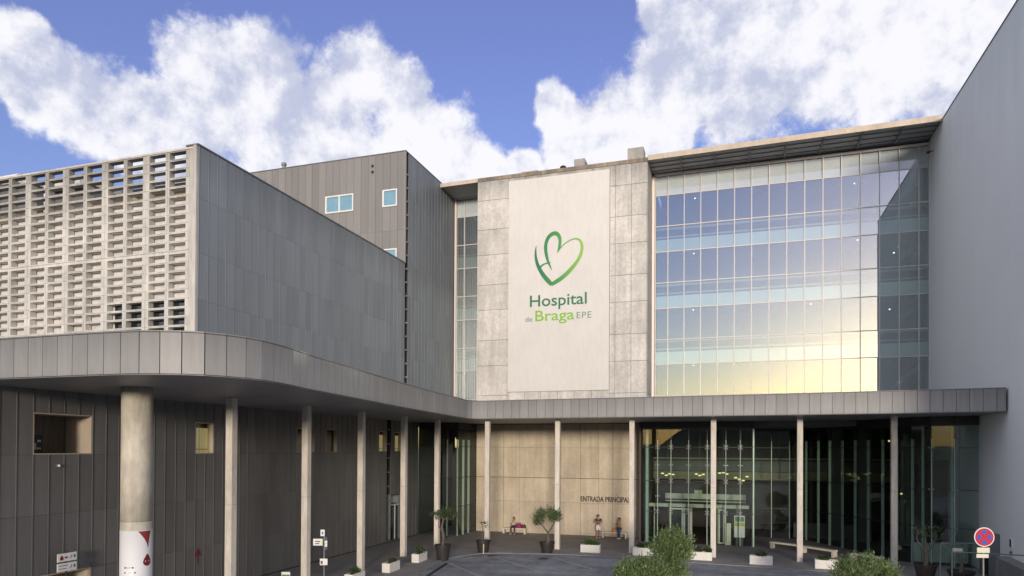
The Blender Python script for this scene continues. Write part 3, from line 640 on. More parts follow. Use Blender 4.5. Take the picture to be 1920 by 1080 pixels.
# ---------------------------------------------------------------- curtain wall
cw = thing('glass_facade', 'tall reflective glass curtain wall between the concrete tower and the white wall', 'glass facade', (4, VC, 9))
ME = [-6.02, -5.03, -3.76, -2.48, -1.2, .07, 1.34, 2.61, 3.88, 5.15, 6.42, 7.69, 8.97, 10.25, 11.53, 12.8, 13.46]
ML = [-23.45, -22.70, -21.42, -20.16]
ZR = [9.1, 11.13, 13.68, 15.68, 18.2, 20.27, 22.78, 24.85, 27.36, 28.97]
for edges in (ME, ML):
    for a, b in zip(edges[:-1], edges[1:]):
        for z0, z1 in zip(ZR[:-1], ZR[1:]):
            o = link('pane', plain_panel(round(b - a - .06, 2), round(z1 - z0 - .07, 2), .016, M_cwtop if z0 > 27 else M_cw, 'top_pane' if z0 > 27 else 'pane'), cw, at(cw, (a + .03, VC, z0 + .035)))
            o.rotation_euler = (R(random.uniform(-.06, .06)), 0, R(random.uniform(-.08, .08)))
    for u in edges: put('mullion', MB().box(u - .032, u + .032, VC - .055, VC + .10, 9.0, 28.97), M_mull, cw, -cw.location)
    for z in ZR[:-1]:
        b = MB()
        for a, c in zip(edges[:-1], edges[1:]): b.box(a + .034, c - .034, VC - .048, VC + .09, z - .034, z + .034)
        put('transom', b, M_mull, cw, -cw.location)
    put('header', MB().box(edges[0] - .1, edges[-1] + .03, VC - .08, VC + .2, 28.975, 29.13), M_header, cw, -cw.location)
    # floor edges, ceilings and the room behind
    x0, x1 = edges[0] - .15, edges[-1] + .03
    for zb in (9.1, 13.68, 18.2, 22.78):
        for a, b in zip(edges[:-1], edges[1:]):
            link('floor_edge_panel', plain_panel(b - a - .03, .98, .04, M_parapet if edges is ME else M_parapet_shade, 'edge_panel' if edges is ME else 'edge_panel_shade'), cw, at(cw, (a + .015, VC + .22, zb + .05)))
        put('rail', MB().box(x0, x1, VC + .36, VC + .44, zb + 1.22, zb + 1.34), M_int_lt if edges is ME else M_int, cw, -cw.location)  # left strip's rails and ceiling edges darker too, shade put into the colour
        put('ceiling_edge', MB().box(x0, x1, VC + .3, VC + .5, zb + 1.86, zb + 2.0), M_int_lt if edges is ME else M_int, cw, -cw.location)
        put('floor_slab', MB().box(x0, x1, VC + .5, 66, zb + .6, zb + .98), M_room, cw, -cw.location)
        put('ceiling', MB().box(x0, x1, VC + .62, 66, zb + 2.02, zb + 2.08), M_room, cw, -cw.location)
    for a, b in zip(edges[:-1], edges[1:]):
        link('top_blind', plain_panel(b - a - .03, 1.5, .03, M_topb, 'top_panel'), cw, at(cw, (a + .015, VC + .14, 27.42)))
    put('top_slab', MB().box(x0, x1, VC + .4, 66, 28.95, 29.3), M_int, cw, -cw.location)
    put('back_wall', MB().box(x0, x1, 62.0, 62.2, 9.1, 28.94), M_room, cw, -cw.location)
put('edge_post', MB().box(T1 + .03, -6.09, VC - .10, VC + .3, 9.0, 29.0), M_header, cw, -cw.location)
put('edge_post', MB().box(-23.62, -23.5, VC - .10, VC + .3, 9.0, 29.0), M_header, cw, -cw.location)
for zb in (9.9, 14.5, 19.0, 23.6):
    put('stair_flight', MB().bar((9.6, VC + 1.6, zb + .2), (13.3, VC + 1.6, zb + 3.4), 1.3, .35), M_int, cw, -cw.location)
    put('stair_post', MB().box(12.95, 13.3, VC + 1.0, VC + 1.3, zb, zb + 4.4), M_int, cw, -cw.location)
for k, (px, py) in enumerate([(1303, 372), (1602, 344), (1301, 475), (1608, 450), (1685, 462), (1676, 474), (1300, 581), (1668, 580), (1300, 685), (1686, 717), (1520, 570)]):
    p = hit(px, py, 1, VC + .9); put('ceiling_lamp', MB().box(-.04, .04, -.04, .04, -.03, .03), M_spot, cw, at(cw, p))

# ---------------------------------------------------------------- white building on the right
wh = thing('white_building', 'tall plain white rendered building wall on the right', 'building', (14, 45, 0))
put('wall', MB().box(U1, 45, 37.2, 70, 0, 29.34), M_plaster, wh, -wh.location)
put('coping', MB().box(U1 - .04, 45, 37.15, 70, 29.345, 29.41), M_steel_dk, wh, -wh.location)
put('wall', MB().box(U1 - .07, 45, 26, 40.28, 0, 12.5), M_plaster, wh, -wh.location)
sc_ = thing('wall_camera', 'small dark camera bracket high on the white wall next to the glass', 'camera', (U1, 55.1, 28.14))
put('bracket', MB().box(-.25, -.002, -.03, .03, -.03, .03), M_black, sc_); put('body', MB().box(-.42, -.2, -.22, .10, -.12, -.035), M_black, sc_)
ic = thing('wall_intercom', 'small brown and white call panel on the white wall', 'call panel', (U1, 40.9, 0))
put('plate', MB().box(-.05, -.002, -.17, .17, 1.86, 2.36), M_signw, ic); put('screen', MB().box(-.06, -.0505, -.11, .11, 1.92, 2.30), M_dred, ic); put('reader', MB().box(-.05, -.002, -.11, .11, 1.5, 1.7), M_steel_dk, ic)

# ---------------------------------------------------------------- entrance wall under the canopy
ew = thing('entrance_wall', 'tan concrete wall with the words above the benches under the canopy', 'wall', (-13.3, VTW, 0))
put('core', MB().box(T0 + .01, -6.62, VTW + .06, VTW + .5, 0, 8.84), M_conc_dk, ew, -ew.location)
EU = [T0 + .02, -16.43, -12.74, -9.98, -6.60]; EZ = [0.04, 2.58, 4.52, 6.92, 8.80]
for i, (a, b) in enumerate(zip(EU[:-1], EU[1:])):
    for j, (z0, z1) in enumerate(zip(EZ[:-1], EZ[1:])):
        gap = .05 if j == 1 else .018
        link('panel', plain_panel(b - a - .018, z1 - z0 - gap, .06 + .004 * ((i * 3 + j * 5) % 4), M_conc_wall, 'wall_panel'), ew, at(ew, (a + .009, VTW + .06, z0)))
for u in (-17.8, -11.4, -8.86): put('tie_groove', MB().box(u - .012, u + .012, VTW - .016, VTW - .002, .1, 8.7), M_conc_dk, ew, -ew.location)
text_part('lettering', 'ENTRADA PRINCIPAL', M_letter, ew, -11.38, -7.52, 2.70, 3.12, VTW - .02, .06, .014, 1.0)

# ---------------------------------------------------------------- entrance canopy
PATH = [(-25.6, 15.08), (-23, 15.08), (-20, 15.08), (-17.3, 15.08), (-16.0, 15.22), (-14.88, 15.65), (-14.36, 16.12), (-14.05, 16.7), (-13.86, 17.3), (-13.86, 18.0), (-14.0, 19.16), (-14.37, 20.96), (-14.79, 24.0), (-15.08, 25.8), (-15.49, 28.5),
        (-16.02, 32.2), (-16.54, 36.6), (-16.98, 41.0), (-17.12, 42.5), (-17.05, 43.3), (-16.75, 43.75), (-16.2, 43.85), (-14, 43.72), (-6, 43.22), (.47, 42.75), (7.2, 42.05), (13.40, 41.3)]
cp = catmull(PATH, .594)
can = thing('entrance_canopy', 'curved metal edged canopy wrapping round the entrance forecourt', 'canopy', (-13, 35, 8.85))
ZS, ZTc = 8.85, 10.07
poly = [(p.x, p.y) for p in cp]
inner = []
for p, q in zip(cp[:-1], cp[1:]):
    d = (q - p).normalized(); n_ = Vector((d.y, -d.x)); L_ = (q - p).length
    ang = math.atan2(d.y, d.x)
    k = ('fascia', round(L_, 2))
    if k not in _cache:
        l = round(L_, 2); _cache[k] = MB().box(.008, l - .008, -.045, 0, .012, ZTc - ZS - .03).mesh('fascia_panel', M_zinc_light)
    link('fascia_panel', _cache[k], can, at(can, (p.x, p.y, ZS)), ang)
body = poly + [(13.40, 55.9), (-6.25, 55.9), (-6.25, 52.6), (-20.25, 52.6), (-20.25, 55.9), (-23.58, 55.9), (-23.58, 25.3), (-25.6, 25.3)]
def fill(poly, z):
    bm = bmesh.new(); vs = [bm.verts.new((x, y, z)) for x, y in poly]; es = [bm.edges.new((vs[i], vs[(i + 1) % len(vs)])) for i in range(len(vs))]
    bmesh.ops.triangle_fill(bm, use_beauty=True, edges=es); return bm
def shrink(poly, n, d):
    res = []
    for i, (x, y) in enumerate(poly):
        if i < n:
            a = Vector(poly[max(i - 1, 0)]); b = Vector(poly[min(i + 1, n - 1)]); t = (b - a).normalized(); res.append((x - t.y * d, y + t.x * d))
        else: res.append((x, y))
    return res
ins = shrink(body, len(poly), .004)
for nm, z, m in (('soffit', ZS + .004, M_soffit), ('roof_sheet', ZTc - .06, M_steel_dk)):
    bm = fill(ins, z)
    me = bpy.data.meshes.new(nm); bm.to_mesh(me); bm.free(); me.materials.append(m); o = link(nm, me, can, -can.location)
    sm = o.modifiers.new('thick', 'SOLIDIFY'); sm.thickness = .05; sm.offset = 0
edge = MB()
for p, q in zip(cp[:-1], cp[1:]):
    d = (q - p).normalized(); n_ = Vector((-d.y, d.x)) * .05
    edge.add([(p.x, p.y, ZS), (q.x, q.y, ZS), (q.x, q.y, ZTc - .02), (p.x, p.y, ZTc - .02), (p.x + n_.x, p.y + n_.y, ZS), (q.x + n_.x, q.y + n_.y, ZS), (q.x + n_.x, q.y + n_.y, ZTc - .02), (p.x + n_.x, p.y + n_.y, ZTc - .02)],
             [(0, 1, 2, 3), (7, 6, 5, 4), (3, 2, 6, 7), (0, 4, 5, 1)])
put('edge_backing', edge, M_gap, can, -can.location)
cop = MB()
for p, q in zip(cp[:-1], cp[1:]):
    d = (q - p).normalized(); n_ = Vector((-d.y, d.x))
    a0, a1, b0, b1 = p - n_ * .065, p + n_ * .2, q - n_ * .065, q + n_ * .2
    cop.prism([(a0.x, a0.y), (b0.x, b0.y), (b1.x, b1.y), (a1.x, a1.y)], ZTc - .016, ZTc + .025)
put('coping', cop, M_zinc_light, can, -can.location)

# ---------------------------------------------------------------- columns
def column(u, v, label, rnd=0.33):
    h = rnd / 2; t = thing('column', label, 'column', (u, v, 0), 0, 'slim square concrete columns under the canopy')
    me = _cache.get('col')
    if not me:
        b = MB(); c = .015
        b.prism([(-h + c, -h), (h - c, -h), (h, -h + c), (h, h - c), (h - c, h), (-h + c, h), (-h, h - c), (-h, -h + c)], 0.0, 4.4)
        b2 = MB(); b2.prism([(-h + c, -h), (h - c, -h), (h, -h + c), (h, h - c), (h - c, h), (-h + c, h), (-h, h - c), (-h, -h + c)], 4.41, ZS - .03)
        b3 = MB().box(-h + .012, h - .012, -h + .012, h - .012, 4.0, 5.0)
        me = _cache['col'] = (b.mesh('shaft', M_col), b2.mesh('shaft_top', M_col), b3.mesh('joint', M_conc_dk))
    for n_, m_ in zip(('shaft', 'shaft', 'joint'), me): link(n_, m_, t)
UC, VR = -19.74, 45.09
for v, l in [(23.23, 'square column nearest the thick round column'), (28.45, 'square column right behind the white direction signs on a pole'), (33.61, 'third square column along the dark wall, left of the white planters'), (38.79, 'square column in front of the glass door in the dark wall'), (43.89, 'square column just behind the leafy potted tree, last along the dark wall')]: column(UC, v, l)
for u, l in [(-16.42, 'square column behind the pot with a bare twig'), (-11.345, 'square column beside the forked olive tree'), (-6.32, 'square column covering the end of the entrance words'), (-1.175, 'square column in front of the entrance door frames'), (3.89, 'square column standing before the white concrete benches'), (9.01, 'square column at the right end, beside the round bush')]: column(u, VR, l)
rc = thing('round_column', 'thick round concrete column with a white printed wrap and blood drops', 'column', (UC, 18.54, 0))
put('shaft', MB().lathe([(.5, 0), (.5, 4.2)], 48), M_colr, rc, smooth=False)
put('shaft', MB().lathe([(.5, 4.21), (.5, ZS - .03)], 48), M_colr, rc)
for o in list(rc.children):
    for p in o.data.polygons: p.use_smooth = len(p.vertices) == 4
wr = put('printed_wrap', MB().lathe([(.506, .05), (.506, 3.90)], 48), M_signw, rc)
for p in wr.data.polygons: p.use_smooth = len(p.vertices) == 4
def on_cyl(poly, r, th):
    """flat outline (arc metres, z) laid on the column face and given a little thickness"""
    m = MB(); cx = sum(a for a, b in poly) / len(poly); cz = sum(b for a, b in poly) / len(poly)
    f = lambda s, z, rr: (rr * math.cos(s / .5), rr * math.sin(s / .5), z)
    n = len(poly); vs = [f(s, z, r + th) for s, z in poly] + [f(s, z, r) for s, z in poly] + [f(cx, cz, r + th)]
    return m.add(vs, [(2 * n, i, (i + 1) % n) for i in range(n)] + [(i, n + i, n + (i + 1) % n, (i + 1) % n) for i in range(n)])
a0 = R(-20) * .5
def wrap_mark(nm, poly, m): put(nm, on_cyl(poly, .507, .004), m, wr)
vdir = math.atan2(-18.54, 19.74)      # towards the viewer
so = (vdir + R(45)) * .5
funnel = []
for k in range(9):
    t = k / 8; funnel.append((so - .38 * (1 - t) ** 1.6, 3.70 - .85 * t))
for k in range(9):
    t = 1 - k / 8; funnel.append((so + .30 * (1 - t) ** 1.6 + .02, 3.70 - .85 * t))
M_blood = mat('blood_print', (.26, .035, .03), .5)
def strips(poly_l, poly_r):
    m = MB()
    return m
m_ = MB()
n9 = 9
f_ = lambda s, z, rr: (rr * math.cos(s / .5), rr * math.sin(s / .5), z)
for k in range(n9 - 1):
    t0, t1 = k / 8, (k + 1) / 8
    for q in range(6):
        def row(t, qq):
            l = so - .33 * (1 - t) ** 1.5 - .012; r = so + .12 * (1 - t) ** 1.6 + .012; return (l + (r - l) * qq / 6, 3.88 - .56 * t)
        A, B, C, D2 = row(t0, q), row(t0, q + 1), row(t1, q + 1), row(t1, q)
        m_.add([f_(*A, .510), f_(*B, .510), f_(*C, .510), f_(*D2, .510)], [(0, 1, 2, 3)])
put('blood_print', m_, M_blood, wr)
dp = [(so - .02 + (x), z) for x, z in drop(0, 2.83, .16, 18)]
wrap_mark('blood_drop', dp, M_dred)
for q, (z, l) in enumerate([(2.62, .30), (2.45, .36), (2.3, .28)]):
    wrap_mark('lettering', [((vdir - R(42)) * .5 + a, b) for a, b in [(0, z), (l, z), (l, z + .06), (0, z + .06)]], M_ink)

# ---------------------------------------------------------------- glazed lobby
lob = thing('glazed_lobby', 'tall frameless glass lobby front with green glass fins and steel fittings', 'glass lobby', (3, 52, 0))
ZL = [.06, 2.30, 4.54, 6.99, 8.28]
def P2(px): p = hit(px, 870, 1, 50.68); return (p.x, 50.68)
front = [(-6.33, 50.70)] + [P2(x) for x in (1233, 1258, 1291, 1326, 1361, 1388)] + [(1.36, 50.66)]
side_in = [(1.36, 50.66), (1.40, 53.6), (1.44, 56.55)]
curve = [(1.44, 56.55), (2.85, 56.57), (4.14, 56.6), (5.2, 56.0), (5.89, 54.75), (6.50, 53.5), (7.17, 52.3), (7.8, 51.2), (8.41, 50.1), (9.05, 48.95), (9.6, 47.75), (10.25, 46.65), (11.15, 45.95), (12.25, 45.6), (13.44, 45.55)]
leftc = [(-23.58, 49.02), (-22.3, 49.03), (-21.25, 49.05), (-20.35, 49.12), (-20.22, 50.2), (-20.2, 51.3), (-20.19, 52.5)]
def glaze(par, line, skip=(), fins=True, spiders=True, inward=1):
    for i, (a, b) in enumerate(zip(line[:-1], line[1:])):
        a, b = Vector(a), Vector(b); d = (b - a); l = d.length; ang = math.atan2(d.y, d.x)
        for j, (z0, z1) in enumerate(zip(ZL[:-1], ZL[1:])):
            if (i, j) in skip: continue
            link('pane', plain_panel(l - .03, z1 - z0 - .03, .018, M_lobby, 'lobby_pane'), par, at(par, (a.x + d.x / l * .015, a.y + d.y / l * .015, z0 + .015)), ang)
            put('joint', MB().box(0.02, l - .02, -.03, .0, -.026, .012), M_black, par, at(par, (a.x, a.y, z1)), ang) if j < 3 else None
        put('head_rail', MB().box(0, l, -.05, .12, 8.30, 8.84), M_black, par, at(par, (a.x, a.y, 0)), ang)
    if fins:
        for i in range(1, len(line) - 1):
            a, b = Vector(line[i - 1]), Vector(line[i + 1]); d = (b - a).normalized(); ang = math.atan2(d.y, d.x)
            k = ('fin', inward)
            if k not in _cache: _cache[k] = MB().box(-.022, .022, .03, .21, .02, 7.5).mesh('fin', M_fin); _cache['stub'] = MB().box(-.05, .05, .02, .30, 7.51, 8.82).mesh('fin_hanger', M_black)
            link('fin', _cache[k], par, at(par, (*line[i], 0)), ang); link('fin_hanger', _cache['stub'], par, at(par, (*line[i], 0)), ang)
            if spiders:
                if 'spider' not in _cache:
                    b_ = MB()
                    for sx in (-1, 1):
                        for sz in (-1, 1): b_.bar((0, -.06, 0), (sx * .12, -.05, sz * .12), .03, .03, (0, 1, 0)).box(sx * .12 - .025, sx * .12 + .025, -.075, -.035, sz * .12 - .025, sz * .12 + .025)
                    _cache['spider'] = b_.mesh('spider_fitting', M_steel)
                    b_ = MB()
                    for sx in (-1, 1): b_.bar((0, -.06, 0), (sx * .12, -.05, 0), .03, .03, (0, 1, 0)).box(sx * .12 - .035, sx * .12 + .035, -.075, -.035, -.035, .035)
                    _cache['clamp'] = b_.mesh('clamp_fitting', M_steel)
                for z in ZL[1:4]: link('spider_fitting', _cache['spider'], par, at(par, (*line[i], z)), ang)
                for z in (3.42, 5.7): link('clamp_fitting', _cache['clamp'], par, at(par, (*line[i], z)), ang)
glaze(lob, front, skip={(3, 0)})
glaze(lob, side_in, fins=False); glaze(lob, curve, spiders=False)
M_tube = mat('green_grey_steel', (.40, .50, .44), .4, .2)
put('corner_tube', MB().tube([(-6.05, 51.05, 0), (-6.05, 51.05, 8.3)], .15, 16), M_tube, lob, -lob.location)
for (x, y) in ((1.36, 50.64), (10.9, 46.5), (12.3, 46.0)): put('steel_tube', MB().tube([(x, y + .25, 0), (x, y + .25, 8.3)], .085, 12), M_tube, lob, -lob.location)
for x, z in ((11.15, 0), (12.25, 0)):
    for zz in (2.30, 4.54, 6.99):
        y = 45.95 if x < 12 else 45.6
        link('clamp_fitting', _cache['clamp'], lob, at(lob, (x, y, zz)), R(-15))
put('return_wall', MB().box(-6.59, -6.45, 50.72, 63, 0, 8.84), M_brown, lob, -lob.location)
put('back_wall', MB().box(-6.44, 13.45, 62.6, 62.9, 0, 8.5), M_brown, lob, -lob.location)
put('ceiling', MB().box(-6.44, 13.45, 50.9, 62.59, 8.45, 8.8), M_int, lob, -lob.location)
put('gallery_floor', MB().box(-6.44, 13.45, 59.0, 62.59, 4.35, 5.0), M_olive, lob, -lob.location)
put('gallery_rail', MB().box(-6.44, 13.45, 58.95, 59.05, 6.02, 6.16), M_olive, lob, -lob.location)
put('gallery_front', MB().box(-6.44, 13.45, 58.98, 59.0, 5.05, 5.9), M_int, lob, -lob.location)
for u, v in ((6.9, 56.6), (8.9, 56.4), (11.4, 55.0)): put('inner_column', MB().box(u, u + .9, v, v + .9, 0, 8.44), M_int, lob, -lob.location)
put('inner_wall', MB().box(11.9, 13.45, 51.5, 51.7, 0, 6.2), M_brown, lob, -lob.location)
put('reception_desk', MB().box(4.5, 9.5, 57.5, 58.2, 0, 1.1), M_int, lob, -lob.location)
put('low_screen', MB().box(10.3, 13.3, 46.9, 46.95, .1, 1.25), M_fin, lob, -lob.location)
put('floor_sheet', MB().prism([(-6.44, 50.9), (1.2, 50.9), (1.6, 56.8), (5.3, 56.3), (9.9, 47.2), (13.4, 46.0), (13.4, 62.5), (-6.44, 62.5)], .004, .012), M_brown, lob, -lob.location)
lc = thing('glazed_corner', 'dark glass corner lobby beside the tan concrete entrance wall', 'glass lobby', (-22, 50, 0))
glaze(lc, leftc, spiders=False)
put('back_wall', MB().box(-23.6, -20.25, 55.6, 55.7, 0, 8.8), M_brown, lc, -lc.location); put('side_wall', MB().box(-23.68, -23.6, 49.06, 55.6, 0, 8.8), M_black, lc, -lc.location)
put('yellow_strip', MB().box(-21.8, -21.55, 52.0, 52.1, 6.9, 7.7), M_lamp, lc, -lc.location)  # yellow strip behind the corner glass, drawn as an emitting box
for (px, py, v, n_, lb) in [(1252, 890, 55.5, 4, 'cluster of small yellow pendant lamps at the left end of the glass lobby'), (1312, 891, 55.5, 3, 'yellow pendant lamps inside the lobby just left of the entrance column'), (1356, 890, 55.5, 3, 'yellow pendant lamps inside the lobby just right of the entrance column'), (1390, 898, 54, 4, 'broad cluster of yellow lamps above the poster stand'), (1461, 891, 60, 2, 'small yellow lamps in the recessed lobby left of the bench column'), (1667, 827, 52, 1, 'single greenish lamp high in the lobby left of the last column'), (1690, 926, 52, 1, 'single small lamp low in the lobby right of the last column'), (1683, 806, 52, 1, 'lamp near the lobby ceiling beside the last column')]:
    p = hit(px, py, 1, v); t = thing('pendant_lamp', lb, 'lamp', p, 0, 'yellow lamps hanging in the lobby')
    put('rod', MB().tube([(0, 0, .03), (0, 0, max(8.44 - p.z, .3))], .012, 5), M_steel_dk, t)
    for k in range(n_):
        x = (k - (n_ - 1) / 2) * .27; dz = random.uniform(-.18, .18) if n_ > 1 else 0
        put('lamp_shade', MB().lathe([(.03, -.05), (.11 if n_ > 1 else .06, -.03), (.13 if n_ > 1 else .07, .03), (.04, .06)], 10, (x, random.uniform(-.2, .2) if n_ > 1 else 0)), M_lamp, t, (0, 0, dz))
# vestibule in the doorway
ves = thing('entrance_vestibule', 'pale framed entrance door vestibule inside the glass lobby', 'entrance', (-2, 52.2, 0))
M_vest = mat('vestibule_frame', (.50, .53, .44), .45)
put('canopy_beam', MB().box(-6.0, 1.1, 51.5, 51.75, 2.58, 2.83), M_vest, ves, -ves.location)
put('upper_beam', MB().box(-4.9, 0.9, 53.0, 53.2, 3.1, 3.5), M_vest, ves, -ves.location)
put('fanlight_rail', MB().box(-4.9, .9, 53.0, 53.1, 2.9, 2.98), M_vest, ves, -ves.location)
put('sensor_box', MB().box(-2.75, -2.2, 52.9, 53.2, 3.51, 3.78), M_vest, ves, -ves.location); put('sensor_box', MB().box(-3.2, -2.65, 51.4, 51.49, 2.6, 2.85), M_vest, ves, -ves.location)
for u in (-5.6, -4.5, -3.5, -2.92, -1.05, -.6, .25): put('door_post', MB().box(u, u + .09, 51.55, 51.66, 0, 2.57), M_vest, ves, -ves.location)
for (a, b) in ((-4.4, -3.52), (-3.4, -2.95), (-.95, -.62)): 
    f = put('door_leaf', MB().box(a, b, 51.58, 51.63, .02, .12).box(a, b, 51.58, 51.63, 2.4, 2.5).box(a, a + .06, 51.58, 51.63, .121, 2.399).box(b - .06, b, 51.58, 51.63, .121, 2.399), M_white, ves, -ves.location)
    put('door_glass', MB().box(a + .062, b - .062, 51.6, 51.615, .122, 2.398), M_lobby, f)
st = thing('poster_stand', 'white information stand with a yellow band inside the lobby glass', 'stand', (.45, 51.3, .012))
put('board', MB().box(-.36, .36, -.03, .03, .55, 2.1), M_signw, st); put('yellow_band', MB().box(-.34, .34, -.04, -.0305, 1.35, 1.6), M_yel, st); put('blue_print', MB().box(-.3, .3, -.038, -.0305, 1.68, 2.0), M_txt_gr, st)
put('foot', MB().box(-.25, .25, -.15, .15, 0, .54), M_int, st)
y2 = thing('yellow_stand', 'pale yellow upright stand next to the entrance doors', 'stand', (-.28, 51.2, .012)); put('body', MB().box(-.15, .15, -.12, .12, 0, 1.55), M_cream, y2); put('base', MB().box(-.19, .19, -.16, .16, -.012, 0), M_steel_dk, y2)

# ---------------------------------------------------------------- benches
def bench(p, q, label, dp_=.42):
    p, q = Vector(p), Vector(q); d = q - p; l = d.length; t = thing('bench', label, 'bench', (p.x, p.y, 0), math.atan2(d.y, d.x), 'pale concrete benches at the entrance')
    put('seat', MB().box(0, l, 0, dp_, .36, .47), M_bench, t)
    for x in (.02, l - .16): put('leg', MB().box(x, x + .14, .02, dp_ - .02, 0, .358), M_bench, t)
    return t
bench((-17.65, 52.0), (-15.70, 52.0), 'pale bench against the concrete wall where a woman sits with bags')
bench((-9.60, 52.0), (-7.66, 52.0), 'pale bench under the entrance words, between two standing people')
bench((2.42, 50.55), (4.25, 49.25), 'pale bench left of the column before the recessed glass')
bench((4.30, 49.05), (6.05, 47.35), 'pale bench right of the column, leading towards the round bush')
bench((6.9, 46.5), (8.3, 45.2), 'pale bench half hidden behind the top of the round bush')

# ---------------------------------------------------------------- plants
def leaf_mesh(name, blobs, n, size, m, slim=2.6, droop=0.0, sprigs=0, gaps=False):
    vs = []; fs = []
    tot = sum(b[3] ** 2 for b in blobs)
    for (cx, cy, cz, rr, sqz) in blobs:
        k = int(n * rr ** 2 / tot); c = Vector((cx, cy, cz))
        for _ in range(k):
            d = Vector((random.gauss(0, 1), random.gauss(0, 1), random.gauss(0, 1))).normalized()
            nz = noise.noise(Vector((d.x * 2.3 + cx * 3, d.y * 2.3 + cy, d.z * 2.3 + cz)))
            nz2 = noise.noise(d * 6 + c)
            rad = rr * (1 + .30 * nz + .20 * nz2) * (random.random() ** .38)
            if random.random() < .10: rad *= random.uniform(1.0, 1.14)
            p = c + Vector((d.x * rad, d.y * rad, d.z * rad * sqz))
            if gaps and noise.noise(p * (1.6 / max(rr, .3))) < -.08 and random.random() < .85: continue
            s = size * random.uniform(.6, 1.25)
            ax = (d + Vector((random.gauss(0, .6), random.gauss(0, .6), random.gauss(.6, .6)))).normalized()
            sd = ax.cross(Vector((random.gauss(0, 1), random.gauss(0, 1), random.gauss(0, 1)))).normalized() * s / slim / 2
            b = len(vs); vs += [p, p + ax * s * .5 + sd, p + ax * s, p + ax * s * .5 - sd]; fs.append((b, b + 1, b + 2, b + 3))
        for _ in range(int(sprigs * rr)):
            d = Vector((random.gauss(0, 1), random.gauss(0, 1), abs(random.gauss(.2, 1)))).normalized(); p0 = c + Vector((d.x, d.y, d.z * sqz)) * rr * .88
            dr_ = (d + Vector((0, 0, .8))).normalized(); ln = random.uniform(.15, .5)
            for q in range(14):
                t = q / 14; p = p0 + dr_ * ln * t; ax = (dr_ + Vector((random.gauss(0, .6), random.gauss(0, .6), random.gauss(0, .4)))).normalized(); s = size * .8
                sd = ax.cross(Vector((random.random(), random.random(), random.random()))).normalized() * s / slim / 2
                b = len(vs); vs += [p, p + ax * s * .5 + sd, p + ax * s, p + ax * s * .5 - sd]; fs.append((b, b + 1, b + 2, b + 3))
    me = bpy.data.meshes.new(name); me.from_pydata([tuple(v) for v in vs], [], fs); me.materials.append(m); me.update(); return me
def bush(u, v, wd, ht, label, blobs, n):
    t = thing('bush', label, 'bush', (u, v, -.03), 0, 'clipped round bushes in the forecourt')
    put('trunk', MB().tube([(0, 0, 0), (.05, 0, .5), (0, .05, ht * .6)], [.11, .08, .04], 8).tube([(0, 0, .4), (.35, .1, ht * .55)], [.06, .02], 6).tube([(0, 0, .4), (-.35, -.1, ht * .55)], [.06, .02], 6), M_bark, t)
    link('crown', leaf_mesh('crown', blobs, int(n * 1.1), .15, M_leaf, 4.2, sprigs=110, gaps=True), t)
b1 = hit(1203, 1040, 1, 29); bush(b1.x, 29, 2.4, 2.6, 'spreading pale green round bush in front, left of the taller one', [(0, 0, 1.15, 1.12, .95), (-.55, .2, 1.3, .65, .9), (.55, -.1, 1.45, .62, .95)], 15000)
b2 = hit(1256, 1040, 1, 31); bush(b2.x, 31, 1.9, 3.4, 'tallest dense round bush, standing just behind the paler one', [(0, 0, 1.9, .93, 1.45), (.15, 0, 2.45, .75, .9), (-.2, .1, 1.1, .8, 1)], 17000)
b3 = hit(1622, 1040, 1, 33); bush(b3.x, 33, 2.5, 2.5, 'wide round bush in front of the right hand benches', [(0, 0, 1.05, 1.2, .95), (-.6, 0, 1.3, .7, .9), (.65, .1, 1.25, .7, .85)], 16000)
def planter(u, v, along, label, plants, l=1.28, wd=.46, h=.5):
    t = thing('planter', label, 'planter', (u, v, 0), 0 if along == 'u' else math.pi / 2 + R(2), 'white box planters round the forecourt')
    a, b = l / 2, wd / 2; e = .05; m = MB(); m.box(-a, a, -b, -b + e, 0, h); m.box(-a, a, b - e, b, 0, h); m.box(-a, -a + e, -b + e, b - e, 0, h); m.box(a - e, a, -b + e, b - e, 0, h)
    put('trough', m, M_planter, t); put('soil', MB().box(-a + e + .002, a - e - .002, -b + e + .002, b - e - .002, .05, h - .06), M_soil, t)
    for (x, r_, hh, mm) in plants:
        link('plant', leaf_mesh('plant', [(x, 0, h + hh * .35, r_, hh / r_ * .6), (x + r_ * .5, .03, h + hh * .25, r_ * .7, hh / r_ * .5), (x - r_ * .5, -.02, h + hh * .3, r_ * .65, hh / r_ * .5)], 420, .11, mm, 1.7), t)
for x, lb, pl in [((-18.15, 30.35, 'v'), 'white planter cut off by the frame bottom, nearest of the left row', [(0, .26, .26, M_leaf_dk)]), ((-18.0, 33.9, 'v'), 'white planter with a sparse low brownish plant, second of the left row', [(0.1, .24, .14, M_leaf_dk)]), ((-17.95, 37.4, 'v'), 'white planter with a dark green shrub beside the leafy potted tree', [(0, .30, .42, M_leaf_dk)]),
                  ((-8.93, 44.5, 'u'), 'white planter with a full green shrub in front of the entrance words', [(-.2, .34, .42, M_leaf_mid), (.22, .3, .3, M_leaf_mid)]), ((-5.48, 44.35, 'u'), 'white planter half hidden behind the bushes', [(-.15, .2, .28, M_leaf_dk), (.3, .2, .36, M_leaf_dk)]), ((-1.85, 43.75, 'u'), 'white planter with small dry plants before the entrance column', [(-.15, .22, .2, M_leaf_dk), (.4, .18, .28, M_leaf_dk)]),
                  ((1.6, 43.25, 'u'), 'white planter with a clipped dark cube shrub, left of the benches', [(0, .28, .26, M_leaf_dk)]), ((5.15, 42.95, 'u'), 'white planter half covered by the right round bush', [(-.15, .26, .24, M_leaf_dk)])]: planter(*x, lb, pl)
